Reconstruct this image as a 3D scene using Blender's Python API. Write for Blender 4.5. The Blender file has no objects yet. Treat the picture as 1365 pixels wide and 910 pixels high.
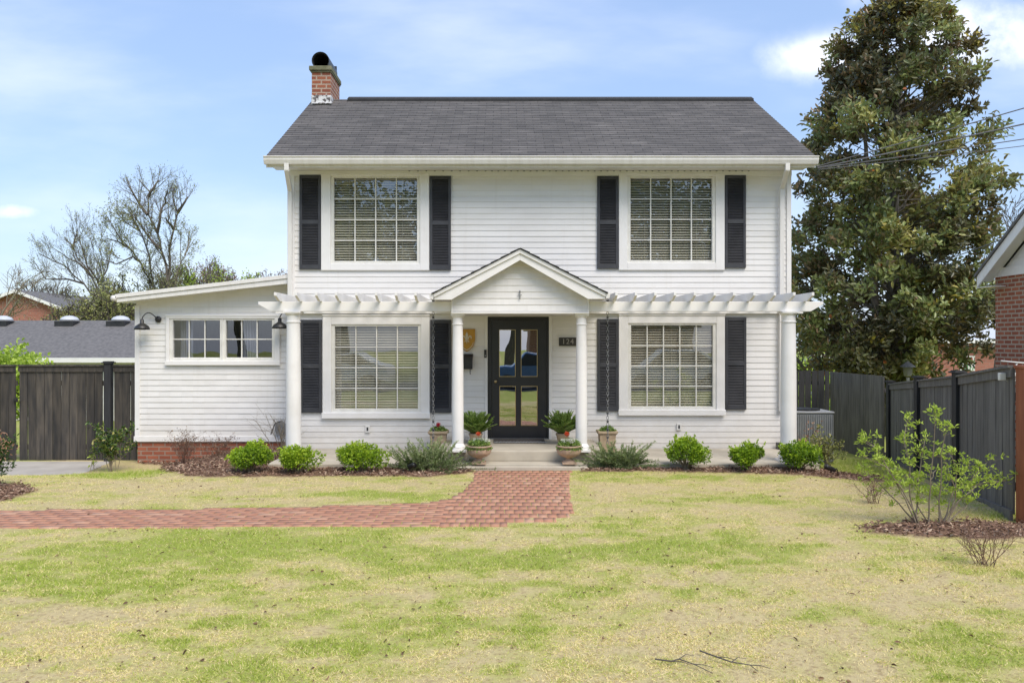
import bpy, math, random
import numpy as np
from mathutils import Vector
PI = math.pi
S = bpy.context.scene
C = S.collection
random.seed(7)
RNG = np.random.default_rng(11)
F = 1086.0; VX = 668.0; HY = 455.0; H = 1.92      # measured picture geometry: focal length, vanishing point, eye height

def X(px, Y): return (px - VX) * Y / F
def Z(py, Y): return H + (HY - py) * Y / F
def G(px, py):
    Y = F * H / (py - HY)
    return X(px, Y), Y
def sm(t): t = np.clip(t, 0, 1); return t * t * (3 - 2 * t)

# ------------------------------------------------------------------ materials
def node_mat(name):
    m = bpy.data.materials.new(name); m.use_nodes = True
    nt = m.node_tree; nt.nodes.clear()
    out = nt.nodes.new('ShaderNodeOutputMaterial')
    b = nt.nodes.new('ShaderNodeBsdfPrincipled')
    nt.links.new(b.outputs[0], out.inputs[0])
    return m, nt, b, out
def N(nt, t, **k):
    n = nt.nodes.new(t)
    for a, v in k.items(): setattr(n, a, v)
    return n
def mixc(nt, fac, a, b, mode='MIX'):
    n = N(nt, 'ShaderNodeMix', data_type='RGBA', blend_type=mode)
    for s, v in ((n.inputs[0], fac), (n.inputs[6], a), (n.inputs[7], b)):
        if hasattr(v, 'is_output'): nt.links.new(v, s)
        elif isinstance(v, (int, float)): s.default_value = v
        else: s.default_value = (*v, 1)
    return n.outputs[2]
def mth(nt, op, a, b=0.0, c=None):
    n = N(nt, 'ShaderNodeMath', operation=op)
    for s, v in zip(n.inputs, (a, b, c)):
        if v is None: continue
        if hasattr(v, 'is_output'): nt.links.new(v, s)
        else: s.default_value = v
    return n.outputs[0]
def ramp(nt, fac, stops):
    n = N(nt, 'ShaderNodeValToRGB'); e = n.color_ramp.elements
    while len(e) < len(stops): e.new(0.5)
    for el, (p, c) in zip(e, stops): el.position = p; el.color = (*c, 1)
    nt.links.new(fac, n.inputs[0]); return n.outputs[0]
def coords(nt, scale=(1, 1, 1), kind='Object'):
    t = N(nt, 'ShaderNodeTexCoord'); mp = N(nt, 'ShaderNodeMapping')
    mp.inputs['Scale'].default_value = scale
    nt.links.new(t.outputs[kind], mp.inputs[0]); return mp.outputs[0]
def noise(nt, scale, detail=5, stretch=(1, 1, 1), rough=.55):
    n = N(nt, 'ShaderNodeTexNoise'); n.inputs['Scale'].default_value = scale
    n.inputs['Detail'].default_value = detail; n.inputs['Roughness'].default_value = rough
    nt.links.new(coords(nt, stretch), n.inputs['Vector']); return n.outputs[0]
def contrast(nt, v, lo=.35, hi=.65):
    n = N(nt, 'ShaderNodeMapRange'); n.inputs[1].default_value = lo; n.inputs[2].default_value = hi
    nt.links.new(v, n.inputs[0]); return n.outputs[0]
def bump(nt, b, h, strength=.3, dist=.01):
    n = N(nt, 'ShaderNodeBump'); n.inputs['Strength'].default_value = strength
    n.inputs['Distance'].default_value = dist
    nt.links.new(h, n.inputs['Height']); nt.links.new(n.outputs[0], b.inputs['Normal'])
def mat(name, col, rough=.6, col2=None, scale=6, stretch=(1, 1, 1), bmp=0, bscale=60, bstretch=None, metal=0, island=0, spec=.5, lo=.35, hi=.65, dist=.006):
    m, nt, b, out = node_mat(name)
    c = mixc(nt, contrast(nt, noise(nt, scale, 7, stretch), lo, hi), col, col2 or tuple(x * .85 for x in col))
    if island:
        g = N(nt, 'ShaderNodeNewGeometry')
        v = mth(nt, 'MULTIPLY_ADD', g.outputs['Random Per Island'], 2 * island, 1 - island)
        cc = N(nt, 'ShaderNodeCombineColor')
        for i in range(3): nt.links.new(v, cc.inputs[i])
        c = mixc(nt, 1.0, c, cc.outputs[0], 'MULTIPLY')
    nt.links.new(c, b.inputs['Base Color'])
    b.inputs['Roughness'].default_value = rough; b.inputs['Metallic'].default_value = metal
    b.inputs['Specular IOR Level'].default_value = spec
    if bmp: bump(nt, b, noise(nt, bscale, 6, bstretch or stretch), bmp, dist)
    return m
def brick_mat(name, c1, c2, mortar, w=.21, h=.075, ms=.012, bmp=.6, dirt=.25):
    m, nt, b, out = node_mat(name)
    t = N(nt, 'ShaderNodeTexCoord'); sp = N(nt, 'ShaderNodeSeparateXYZ'); nt.links.new(t.outputs['Object'], sp.inputs[0])
    u = mth(nt, 'ADD', sp.outputs[0], sp.outputs[1]); cb = N(nt, 'ShaderNodeCombineXYZ')
    nt.links.new(u, cb.inputs[0]); nt.links.new(sp.outputs[2], cb.inputs[1])
    br = N(nt, 'ShaderNodeTexBrick'); nt.links.new(cb.outputs[0], br.inputs[0])
    br.inputs['Color1'].default_value = (*c1, 1); br.inputs['Color2'].default_value = (*c2, 1); br.inputs['Mortar'].default_value = (*mortar, 1)
    br.inputs['Scale'].default_value = 1; br.inputs['Brick Width'].default_value = w; br.inputs['Row Height'].default_value = h
    br.inputs['Mortar Size'].default_value = ms; br.inputs['Mortar Smooth'].default_value = .2
    n = noise(nt, 9, 6)
    c = mixc(nt, mth(nt, 'MULTIPLY', contrast(nt, n), dirt), br.outputs[0], tuple(x * .45 for x in c1))
    nt.links.new(c, b.inputs['Base Color']); b.inputs['Roughness'].default_value = .85
    h_ = mth(nt, 'ADD', mth(nt, 'MULTIPLY', br.outputs[1], -1.0), mth(nt, 'MULTIPLY', noise(nt, 80, 4), .4))
    bump(nt, b, h_, bmp, .008); return m
def leaf_mat(name, stops, rough=.45, trans=.35, back=None, spec=.4):
    m, nt, b, out = node_mat(name)
    at = N(nt, 'ShaderNodeAttribute', attribute_name='tint')
    c = ramp(nt, at.outputs['Fac'], stops)
    if back:
        g = N(nt, 'ShaderNodeNewGeometry'); c2 = mixc(nt, g.outputs['Backfacing'], c, back)
    else: c2 = c
    nt.links.new(c2, b.inputs['Base Color']); b.inputs['Roughness'].default_value = rough
    b.inputs['Specular IOR Level'].default_value = spec
    tr = N(nt, 'ShaderNodeBsdfTranslucent'); nt.links.new(c, tr.inputs[0])
    mx = N(nt, 'ShaderNodeMixShader'); mx.inputs[0].default_value = trans
    nt.links.new(b.outputs[0], mx.inputs[1]); nt.links.new(tr.outputs[0], mx.inputs[2]); nt.links.new(mx.outputs[0], out.inputs[0])
    return m

M = {}
M['siding'] = mat('white_siding', (.775, .765, .75), .45, (.71, .695, .67), 1.3, (1, 1, 3), .12, 30, (4, 4, 40), island=.025, lo=.4, hi=.75)
M['trim'] = mat('white_trim', (.80, .79, .775), .42, (.71, .695, .67), 3, lo=.45, hi=.8)
M['gutter'] = mat('gutter_metal', (.76, .745, .72), .35, (.66, .64, .60), 2.5, (6, 1, 1), lo=.4, hi=.8)
M['sash'] = mat('window_vinyl', (.78, .77, .72), .4)
M['shutter'] = mat('shutter_paint', (.034, .036, .043), .55, (.050, .052, .060), 5, bmp=.1)
M['door'] = mat('door_paint', (.016, .017, .021), .32, (.022, .023, .028), 4)
M['black'] = mat('black_metal', (.018, .018, .019), .42, (.03, .03, .03), 12)
M['darkfence'] = mat('stained_boards', (.150, .142, .136), .75, (.085, .081, .078), 3, (6, 6, .7), .45, 26, (10, 10, .8), island=.16)
M['greenfence'] = mat('weathered_boards', (.080, .068, .054), .8, (.030, .028, .026), 2.6, (7, 7, .8), .5, 26, (10, 10, .8), island=.35)
M['fencepost'] = mat('black_stained_post', (.030, .031, .034), .7, (.018, .018, .020), 4, (6, 6, .8), .3, 26, (10, 10, .8))
M['redpost'] = mat('red_stained_post', (.36, .115, .050), .7, (.27, .08, .036), 4, (5, 5, .6), .35, 20, (8, 8, .8), island=.08)
M['concrete'] = mat('porch_concrete', (.50, .455, .37), .85, (.40, .36, .29), 2.4, bmp=.3, bscale=70)
M['drive'] = mat('drive_concrete', (.46, .43, .38), .9, (.36, .33, .29), 2, bmp=.3, bscale=60)
M['stone'] = mat('cast_stone', (.46, .36, .24), .85, (.33, .25, .165), 9, bmp=.5, bscale=45)
M['urn'] = mat('urn_stone', (.50, .36, .25), .85, (.36, .27, .20), 8, bmp=.4, bscale=45)
M['brick'] = brick_mat('foundation_brick', (.36, .115, .06), (.27, .075, .04), (.30, .22, .17))
M['brick_ch'] = brick_mat('chimney_brick', (.34, .11, .055), (.22, .065, .04), (.42, .33, .26), .2, .085, .016)
M['brick_n'] = brick_mat('neighbour_brick', (.40, .125, .062), (.27, .075, .040), (.44, .36, .28), .21, .078, .014)
M['brick_far'] = brick_mat('pale_brick', (.42, .17, .12), (.34, .13, .09), (.36, .20, .16), .4, .15, .02)
M['capstone'] = mat('mossy_cap', (.20, .19, .125), .9, (.11, .115, .06), 8, bmp=.5, bscale=40)
M['flash'] = mat('peeling_flashing', (.62, .62, .61), .5, (.10, .085, .08), 16, lo=.5, hi=.58)
M['bark'] = mat('grey_bark', (.16, .135, .11), .9, (.08, .068, .055), 12, (3, 3, .6), .6, 30)
M['twig'] = mat('brown_twig', (.20, .115, .082), .85, (.12, .07, .05), 20)
M['greytwig'] = mat('pale_stem', (.27, .23, .17), .85, (.17, .14, .1), 20)
M['mag_bark'] = mat('smooth_bark', (.20, .185, .16), .9, (.12, .11, .095), 8, bmp=.4, bscale=20)
M['brass'] = mat('aged_brass', (.62, .48, .26), .3, metal=1)
M['room'] = mat('room_paint', (.30, .30, .28), .9)
M['blind'] = mat('blind_slats', (.62, .60, .50), .5)
M['curtain'] = mat('curtain_cloth', (.24, .27, .32), .9, (.17, .19, .24), 8, (6, 6, .3))
M['steel'] = mat('dull_steel', (.30, .31, .32), .5, metal=.6)
M['grey'] = mat('grey_paint', (.33, .34, .35), .6)
M['white'] = mat('white_plastic', (.74, .73, .70), .5)
M['dirtbr'] = mat('potting_soil', (.05, .035, .022), .95, bmp=.6)
M['gold'] = mat('mustard_enamel', (.50, .27, .030), .45, (.42, .22, .025), 10)
M['cream'] = mat('cream_line', (.66, .62, .50), .5)
M['numgrey'] = mat('number_metal', (.42, .40, .36), .45)
M['slate'] = mat('plaque_slate', (.045, .043, .040), .5)
M['mat'] = mat('woven_mat', (.10, .09, .085), .95, (.045, .04, .038), 40, bmp=.8, bscale=200)
M['red'] = mat('red_paint', (.45, .03, .025), .5)
M['green_p'] = mat('green_paint', (.08, .30, .08), .5)
M['cable'] = mat('weathered_cable', (.16, .16, .17), .7)
M['ac'] = mat('ac_casing', (.22, .24, .26), .5, (.17, .185, .20), 6)
M['tyre'] = mat('tyre_rubber', (.02, .02, .02), .8)
M['carblue'] = mat('blue_car_paint', (.03, .10, .22), .25, spec=.7)
M['carwhite'] = mat('white_car_paint', (.75, .75, .74), .25, spec=.7)
M['asphalt'] = mat('asphalt', (.06, .06, .06), .9, (.045, .045, .045), 4, bmp=.3)
M['farroof'] = mat('far_shingles', (.165, .158, .155), .9, (.10, .098, .098), 9, (1, 1, 1), .3, 30, island=.2)
M['metalroof'] = mat('metal_roof', (.55, .58, .62), .5)
M['farwall'] = mat('cream_wall', (.62, .58, .50), .8)
M['twigdark'] = mat('fallen_twig', (.11, .095, .08), .9)

def splash(m):
    nt = m.node_tree; b = next(n for n in nt.nodes if n.type == 'BSDF_PRINCIPLED'); lk = b.inputs['Base Color'].links[0].from_socket
    t = N(nt, 'ShaderNodeTexCoord'); sp = N(nt, 'ShaderNodeSeparateXYZ'); nt.links.new(t.outputs['Object'], sp.inputs[0])
    z = mth(nt, 'ADD', sp.outputs[2], mth(nt, 'MULTIPLY', noise(nt, 7, 6), -.55)); mr = N(nt, 'ShaderNodeMapRange'); nt.links.new(z, mr.inputs[0]); mr.inputs[1].default_value = -.15; mr.inputs[2].default_value = .30; mr.inputs[3].default_value = .34; mr.inputs[4].default_value = 0
    st = mth(nt, 'MULTIPLY', contrast(nt, noise(nt, 1.0, 6, (9, 9, .5)), .56, .80), .16)
    nt.links.new(mixc(nt, mth(nt, 'MAXIMUM', mr.outputs[0], st), lk, (.46, .40, .31)), b.inputs['Base Color'])
splash(M['siding'])
def shingle_mat():
    m, nt, b, out = node_mat('roof_shingles')
    t = N(nt, 'ShaderNodeTexCoord'); sp = N(nt, 'ShaderNodeSeparateXYZ'); nt.links.new(t.outputs['Object'], sp.inputs[0])
    cb = N(nt, 'ShaderNodeCombineXYZ'); nt.links.new(sp.outputs[0], cb.inputs[0]); nt.links.new(sp.outputs[1], cb.inputs[1])
    br = N(nt, 'ShaderNodeTexBrick'); nt.links.new(cb.outputs[0], br.inputs[0]); br.inputs['Scale'].default_value = 1
    br.inputs['Color1'].default_value = (.130, .120, .114, 1); br.inputs['Color2'].default_value = (.078, .074, .072, 1); br.inputs['Mortar'].default_value = (.022, .022, .022, 1)
    br.inputs['Brick Width'].default_value = .30; br.inputs['Row Height'].default_value = .1155; br.inputs['Mortar Size'].default_value = .006
    streak = contrast(nt, noise(nt, 1.6, 6, (1.2, 8.66, .01)), .50, .72)
    c = mixc(nt, mth(nt, 'MULTIPLY', streak, .7), br.outputs[0], (.25, .235, .22))
    c = mixc(nt, mth(nt, 'MULTIPLY', contrast(nt, noise(nt, .7, 4)), .35), c, (.055, .053, .052))
    c = mixc(nt, mth(nt, 'MULTIPLY', contrast(nt, noise(nt, 120, 2)), .3), c, (.16, .15, .145))
    nt.links.new(c, b.inputs['Base Color']); b.inputs['Roughness'].default_value = .95
    bump(nt, b, mth(nt, 'ADD', br.outputs[1], noise(nt, 150, 2)), .3, .004); return m
M['shingle'] = shingle_mat()

def glass_mat(name, refl, tintc=(.9, .95, .93)):
    m, nt, b, out = node_mat(name); nt.nodes.remove(b)
    g = N(nt, 'ShaderNodeBsdfGlossy'); g.inputs['Roughness'].default_value = .0; g.inputs[0].default_value = (.95, .97, 1, 1)
    t = N(nt, 'ShaderNodeBsdfTransparent'); t.inputs[0].default_value = (*tintc, 1)
    ge = N(nt, 'ShaderNodeNewGeometry'); dp = N(nt, 'ShaderNodeVectorMath', operation='DOT_PRODUCT'); nt.links.new(ge.outputs['Incoming'], dp.inputs[0]); nt.links.new(ge.outputs['Normal'], dp.inputs[1])
    sch = mth(nt, 'MULTIPLY_ADD', mth(nt, 'POWER', mth(nt, 'SUBTRACT', 1.0, mth(nt, 'ABSOLUTE', dp.outputs['Value'])), 5.0), .92, .08)
    mx = N(nt, 'ShaderNodeMixShader'); nt.links.new(mth(nt, 'ADD', sch, refl), mx.inputs[0])
    bp = N(nt, 'ShaderNodeBump'); bp.inputs['Strength'].default_value = .05; bp.inputs['Distance'].default_value = .02
    nt.links.new(noise(nt, 2.2, 1), bp.inputs['Height']); nt.links.new(bp.outputs[0], g.inputs['Normal'])
    nt.links.new(t.outputs[0], mx.inputs[1]); nt.links.new(g.outputs[0], mx.inputs[2]); nt.links.new(mx.outputs[0], out.inputs[0]); return m
M['glass'] = glass_mat('window_glass', .09, (1, 1, .98))
M['doorglass'] = glass_mat('door_glass', .42, (.5, .5, .5))

# ------------------------------------------------------------------ mesh helpers
class MB:
    def __init__(s): s.v = []; s.f = []
    def add(s, vs, fs):
        o = len(s.v); s.v += [tuple(p) for p in vs]; s.f += [tuple(i + o for i in f) for f in fs]; return s
    def box(s, x0, x1, y0, y1, z0, z1):
        return s.add([(x0,y0,z0),(x1,y0,z0),(x1,y1,z0),(x0,y1,z0),(x0,y0,z1),(x1,y0,z1),(x1,y1,z1),(x0,y1,z1)],
                     [(0,3,2,1),(4,5,6,7),(0,1,5,4),(1,2,6,5),(2,3,7,6),(3,0,4,7)])
    def obox(s, c, u, v, w):      # centre and three half-axis vectors
        c, u, v, w = map(Vector, (c, u, v, w))
        p = [c-u-v-w, c+u-v-w, c+u+v-w, c-u+v-w, c-u-v+w, c+u-v+w, c+u+v+w, c-u+v+w]
        return s.add(p, [(0,3,2,1),(4,5,6,7),(0,1,5,4),(1,2,6,5),(2,3,7,6),(3,0,4,7)])
    def prism(s, pts, d):         # polygon (list of 3D points), extruded by vector d
        n = len(pts); d = Vector(d); a = [Vector(p) for p in pts]; b = [p + d for p in a]
        return s.add(a + b, [tuple(range(n))[::-1], tuple(range(n, 2*n))] + [(i, (i+1) % n, n + (i+1) % n, n + i) for i in range(n)])
    def lathe(s, prof, c=(0,0,0), n=24, flute=None):
        o = []; c = Vector(c)
        for k, (r, z) in enumerate(prof):
            for i in range(n):
                a = 2*PI*i/n; rr = r
                if flute and flute[0] <= k <= flute[1]: rr = r * (1 + flute[3] * abs(math.cos(a * flute[2] / 2)))
                o.append((c.x + rr*math.cos(a), c.y + rr*math.sin(a), c.z + z))
        fs = []
        for k in range(len(prof)-1):
            for i in range(n): j = (i+1) % n; fs.append((k*n+i, k*n+j, (k+1)*n+j, (k+1)*n+i))
        fs.append(tuple(range(n))[::-1]); fs.append(tuple((len(prof)-1)*n + i for i in range(n)))
        return s.add(o, fs)
    def tube(s, pts, rad, n=6, cap=True):
        pts = [Vector(p) for p in pts]
        if not hasattr(rad, '__len__'): rad = [rad] * len(pts)
        o = []; ref = None
        for i, p in enumerate(pts):
            t = (pts[min(i+1, len(pts)-1)] - pts[max(i-1, 0)])
            if t.length < 1e-9: t = Vector((0,0,1))
            t.normalize()
            if ref is None: ref = t.orthogonal().normalized()
            a = (ref - t * ref.dot(t))
            a = a.normalized() if a.length > 1e-6 else t.orthogonal().normalized()
            ref = a; b = t.cross(a)
            for k in range(n):
                q = 2*PI*k/n; o.append(p + (a*math.cos(q) + b*math.sin(q)) * rad[i])
        fs = [(i*n+k, i*n+(k+1)%n, (i+1)*n+(k+1)%n, (i+1)*n+k) for i in range(len(pts)-1) for k in range(n)]
        if cap: fs += [tuple(range(n))[::-1], tuple((len(pts)-1)*n + k for k in range(n))]
        return s.add(o, fs)
    def build(s, name, m, parent=None, smooth=False, bevel=0):
        me = bpy.data.meshes.new(name); me.from_pydata(s.v, [], s.f); me.materials.append(M[m] if isinstance(m, str) else m)
        if smooth: me.polygons.foreach_set('use_smooth', [True] * len(me.polygons))
        me.update(); return link(name, me, parent, bevel)
def wloc(o):
    v = Vector((0,0,0))
    while o: v += o.location; o = o.parent
    return v
def link(name, me, parent=None, bevel=0):
    o = bpy.data.objects.new(name, me); C.objects.link(o)
    if parent: o.parent = parent; o.location = -wloc(parent)
    if bevel:
        b = o.modifiers.new('bevel', 'BEVEL'); b.width = bevel; b.segments = 2; b.limit_method = 'ANGLE'; b.angle_limit = .6
        b.harden_normals = False
    return o
def tag(o, label=None, cat=None, group=None, kind=None):
    if label: o['label'] = label
    if cat: o['category'] = cat
    if group: o['group'] = group
    if kind: o['kind'] = kind
    return o
def thing(name, label, cat, loc=(0,0,0), group=None):
    o = bpy.data.objects.new(name, None); C.objects.link(o); o.location = loc; o.empty_display_size = .1
    return tag(o, label, cat, group)
def dup(root, loc, label=None, rz=None, sc=None):
    r = root.copy(); C.objects.link(r); r.location = loc
    if label: r['label'] = label
    if rz is not None: r.rotation_euler = (0, 0, rz)
    if sc: r.scale = (sc, sc, sc)
    for ch in list(root.children):
        c = ch.copy(); C.objects.link(c); c.parent = r
        for g in list(ch.children):
            d = g.copy(); C.objects.link(d); d.parent = c
    return r
def npmesh(name, V, FQ, m, parent=None, tint=None, smooth=False, local=False):
    k = FQ.shape[1]; me = bpy.data.meshes.new(name)
    me.vertices.add(len(V)); me.vertices.foreach_set('co', V.astype(np.float32).ravel())
    me.loops.add(FQ.size); me.loops.foreach_set('vertex_index', FQ.astype(np.int32).ravel())
    me.polygons.add(len(FQ)); me.polygons.foreach_set('loop_start', np.arange(0, FQ.size, k, dtype=np.int32))
    me.materials.append(M[m] if isinstance(m, str) else m)
    me.update(calc_edges=True)
    if smooth: me.polygons.foreach_set('use_smooth', np.ones(len(FQ), dtype=bool))
    if tint is not None:
        a = me.attributes.new('tint', 'FLOAT', 'POINT'); a.data.foreach_set('value', tint.astype(np.float32))
    o = link(name, me, parent)
    if local and parent: o.location = (0, 0, 0)
    return o
def unit(v): return v / np.maximum(np.linalg.norm(v, axis=1, keepdims=True), 1e-9)
def rdir(n, up=0.0):
    v = RNG.normal(size=(n, 3)); v[:, 2] += up; return unit(v)
def leaves(name, P, D, L, W, m, parent=None, tint=None, fold=.25, local=False, nrm=None):
    n = len(P); D = unit(D); A = nrm if nrm is not None else rdir(n, .8)
    Sd = unit(np.cross(D, A)); Nn = np.cross(Sd, D)
    L = np.broadcast_to(L, (n,))[:, None]; W = np.broadcast_to(W, (n,))[:, None]
    V = np.empty((n, 6, 3))
    V[:, 0] = P; V[:, 1] = P + D*L*.35 + Sd*W*.5 + Nn*W*fold; V[:, 2] = P + D*L*.72 + Sd*W*.4 + Nn*W*fold*.7
    V[:, 3] = P + D*L - Nn*L*.12; V[:, 4] = P + D*L*.72 - Sd*W*.4 + Nn*W*fold*.7; V[:, 5] = P + D*L*.35 - Sd*W*.5 + Nn*W*fold
    b = np.arange(n)[:, None] * 6
    Q = np.concatenate([b + np.array([0, 1, 2, 3]), b + np.array([0, 3, 4, 5])])
    t = RNG.random(n) if tint is None else tint
    return npmesh(name, V.reshape(-1, 3), Q, m, parent, np.repeat(t, 6), local=local)

# value noise
_lat = RNG.random((256, 256))
def vnoise(x, y):
    xi = np.floor(x).astype(int); yi = np.floor(y).astype(int); fx = sm(x - xi); fy = sm(y - yi)
    a = _lat[xi % 256, yi % 256]; b = _lat[(xi+1) % 256, yi % 256]; c = _lat[xi % 256, (yi+1) % 256]; d = _lat[(xi+1) % 256, (yi+1) % 256]
    return (a*(1-fx)+b*fx)*(1-fy) + (c*(1-fx)+d*fx)*fy
def fbm(x, y, o=4):
    s = 0; a = .5; t = 0
    for k in range(o): s = s + a*vnoise(x*2**k + 17*k, y*2**k + 31*k); t += a; a *= .55
    return s / t
def inpoly(x, y, poly):
    ins = np.zeros(np.shape(x), bool); n = len(poly)
    for i in range(n):
        x1, y1 = poly[i]; x2, y2 = poly[(i+1) % n]
        c = ((y1 > y) != (y2 > y)) & (x < (x2-x1)*(y-y1)/(y2-y1+1e-12)+x1); ins ^= c
    return ins

# ------------------------------------------------------------------ terrain
def hgt(x, y):
    x = np.asarray(x, float); y = np.asarray(y, float)
    h = -.23 * sm((-x-4.3)/1.6) * sm((y-10.9)/2.6)
    h = h - .076 * np.clip(y-9.5, 0, 8.5) * sm((x-4.2)/1.5)
    h = h - 1.3 * sm((y-21)/12)
    h = h + .03 * (fbm(x*.5, y*.5, 2) - .5) * (y < 20)
    return h + .02
PATH = [G(*p) for p in [(625,622.5),(769,622.5),(760,632),(759,650),(762,672),(766,684),(757,692),(735,697),(700,700),(640,703),(560,704.5),(300,705),(0,708),(-160,710)]]
PATH += [G(*p) for p in [(-160,687),(0,683),(200,681),(420,677.5),(520,675),(570,673),(600,667),(618,657),(628,645),(632,634)]]
BEDL = [(-5.75,13.9),(-5.35,12.6)] + [G(*p) for p in [(250,637),(330,638),(450,637),(560,638),(610,634),(630,630)]] + [(-.45,12.3),(-.45,14.2),(-6.4,14.3)]
BEDR = [G(*p) for p in [(771,631),(870,630),(1000,633),(1100,637),(1150,630)]] + [(6.1,12.6),(5.7,13.6),(5.1,14.1),(1.1,14.1),(1.2,12.2)]
def ell(cx, cy, rx, ry, n=20): return [(cx+rx*math.cos(2*PI*i/n)*(1+.12*math.sin(3*i)), cy+ry*math.sin(2*PI*i/n)) for i in range(n)]
ISL = ell(4.75, 8.2, 1.15, .40); CNR = ell(-6.6, 10.0, .72, .85)
BEDS = [BEDL, BEDR, ISL, CNR]
DRIVE = [(-8.9,12.5),(-7.0,12.7),(-6.75,13.1),(-6.9,14.5),(-9.5,14.5)]
def masks(x, y):
    jx = x + .12*(fbm(x*4, y*4, 3)-.5); jy = y + .16*(fbm(x*4+9, y*4, 3)-.5)
    bed = np.zeros(np.shape(x), bool)
    for b in BEDS: bed |= inpoly(jx, jy, b)
    return bed, inpoly(x, y, PATH), inpoly(x, y, DRIVE)
BL = [((180,735),2.2,.45,.75),((420,725),2.0,.42,.6),((60,770),1.0,.35,.6),((480,800),.6,.2,.3),((780,735),1.3,.42,.85),((930,740),1.1,.5,.9),((1080,740),.9,.4,.6),((950,667),1.2,.32,1.1),
      ((900,640),1.9,.14,.8),((770,655),.3,.5,.7),((800,790),1.2,.3,.45),((1000,830),1.0,.22,.5),((620,840),.9,.22,.45),((110,668),.5,.3,.5),((520,664),.8,.16,.6),((605,655),.3,.5,.6),
      ((1320,762),.5,.12,1.0),((1265,755),.3,.10,.8),((160,627),1.4,.25,1.1),((300,880),.7,.15,.25),((1230,860),.7,.2,.4),((1345,690),.6,.35,.9),((1125,600),1.1,1.9,1.3),((40,650),.6,.3,.7),((500,880),.5,.1,.4)]
BL = [(*G(*p), rx, ry, a) for p, rx, ry, a in BL] + [(-5.75,12.35,1.1,.38,1.8)]
def greenness(x, y):
    wx = x + 1.4*(fbm(x*1.1+5, y*1.1, 3)-.5); wy = y + 1.1*(fbm(x*1.1, y*1.1+8, 3)-.5)
    g = (fbm(x*.7+3, y*1.3, 4)-.5)*2.0 + (fbm(x*5, y*7, 4)-.5)*1.9 + .24
    for cx, cy, rx, ry, a in BL: g = g + a*.62*np.exp(-(((wx-cx)/rx)**2 + ((wy-cy)/(ry*1.25))**2))
    for cx, cy, rx, ry, a in ((*G(1250,670),1.3,1.0,.5),(*G(150,645),1.6,.5,.4),(*G(640,870),1.4,.25,.25),(*G(1180,770),1.2,.5,.4),(*G(1110,655),1.0,.5,.4)): g = g - .8*a*np.exp(-(((wx-cx)/rx)**2 + ((wy-cy)/ry)**2))
    g = g + 1.0*(y > 15.5) + .8*(y < 2)
    return np.clip(g, 0, 1)

def ground():
    def axis(a, b, st, lo, hi):
        m = list(np.arange(a, b, st)); r = st; v = b; o = []
        while v < hi: o.append(v); r *= 1.35; v += r
        o.append(hi); r = st; v = a - st; p = []
        while v > lo: p.append(v); r *= 1.35; v -= r
        p.append(lo); return np.array(p[::-1] + m + o)
    xs = axis(-9, 9, .09, -400, 400); ys = axis(3.5, 16, .08, -120, 500)
    XX, YY = np.meshgrid(xs, ys); ZZ = hgt(XX, YY)
    bed, path, drv = masks(XX, YY)
    ZZ = ZZ + .012*(fbm(XX*6, YY*6, 2)-.5) + np.where(bed, .015, 0)
    ZZ = np.where(path, ZZ - .002, ZZ); ZZ = np.where(drv, ZZ-.04, ZZ)
    ZZ = np.where((YY < -4) & (YY > -13), ZZ - .12, ZZ)
    # under the porch slab
    ZZ = np.where((XX > -3.5) & (XX < 4.8) & (YY > 12.4) & (YY < 14.2), np.minimum(ZZ, -.0), ZZ)
    V = np.stack([XX, YY, ZZ], -1).reshape(-1, 3); nx = len(xs); ny = len(ys)
    i = (np.arange(ny-1)[:, None]*nx + np.arange(nx-1)[None]).ravel()
    Q = np.stack([i, i+1, i+nx+1, i+nx], 1)
    m, nt, b, out = node_mat('lawn_soil')
    at = N(nt, 'ShaderNodeAttribute', attribute_name='tint'); bd = N(nt, 'ShaderNodeAttribute', attribute_name='bed')
    c = ramp(nt, at.outputs['Fac'], [(0, (.52, .43, .23)), (.5, (.44, .42, .15)), (1, (.31, .36, .08))])
    c = mixc(nt, contrast(nt, noise(nt, 30, 6), .48, .8), c, (.25, .165, .095))
    c = mixc(nt, bd.outputs['Fac'], c, (.20, .125, .085))
    nt.links.new(c, b.inputs['Base Color']); b.inputs['Roughness'].default_value = .95; b.inputs['Specular IOR Level'].default_value = .1
    bump(nt, b, noise(nt, 90, 5), .6, .02)
    M['ground'] = m
    o = npmesh('ground', V, Q, 'ground', None, greenness(XX, YY).ravel(), smooth=True)
    a = o.data.attributes.new('bed', 'FLOAT', 'POINT'); a.data.foreach_set('value', (bed & ~path).astype(np.float32).ravel())
    o['kind'] = 'structure'
ground()

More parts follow.
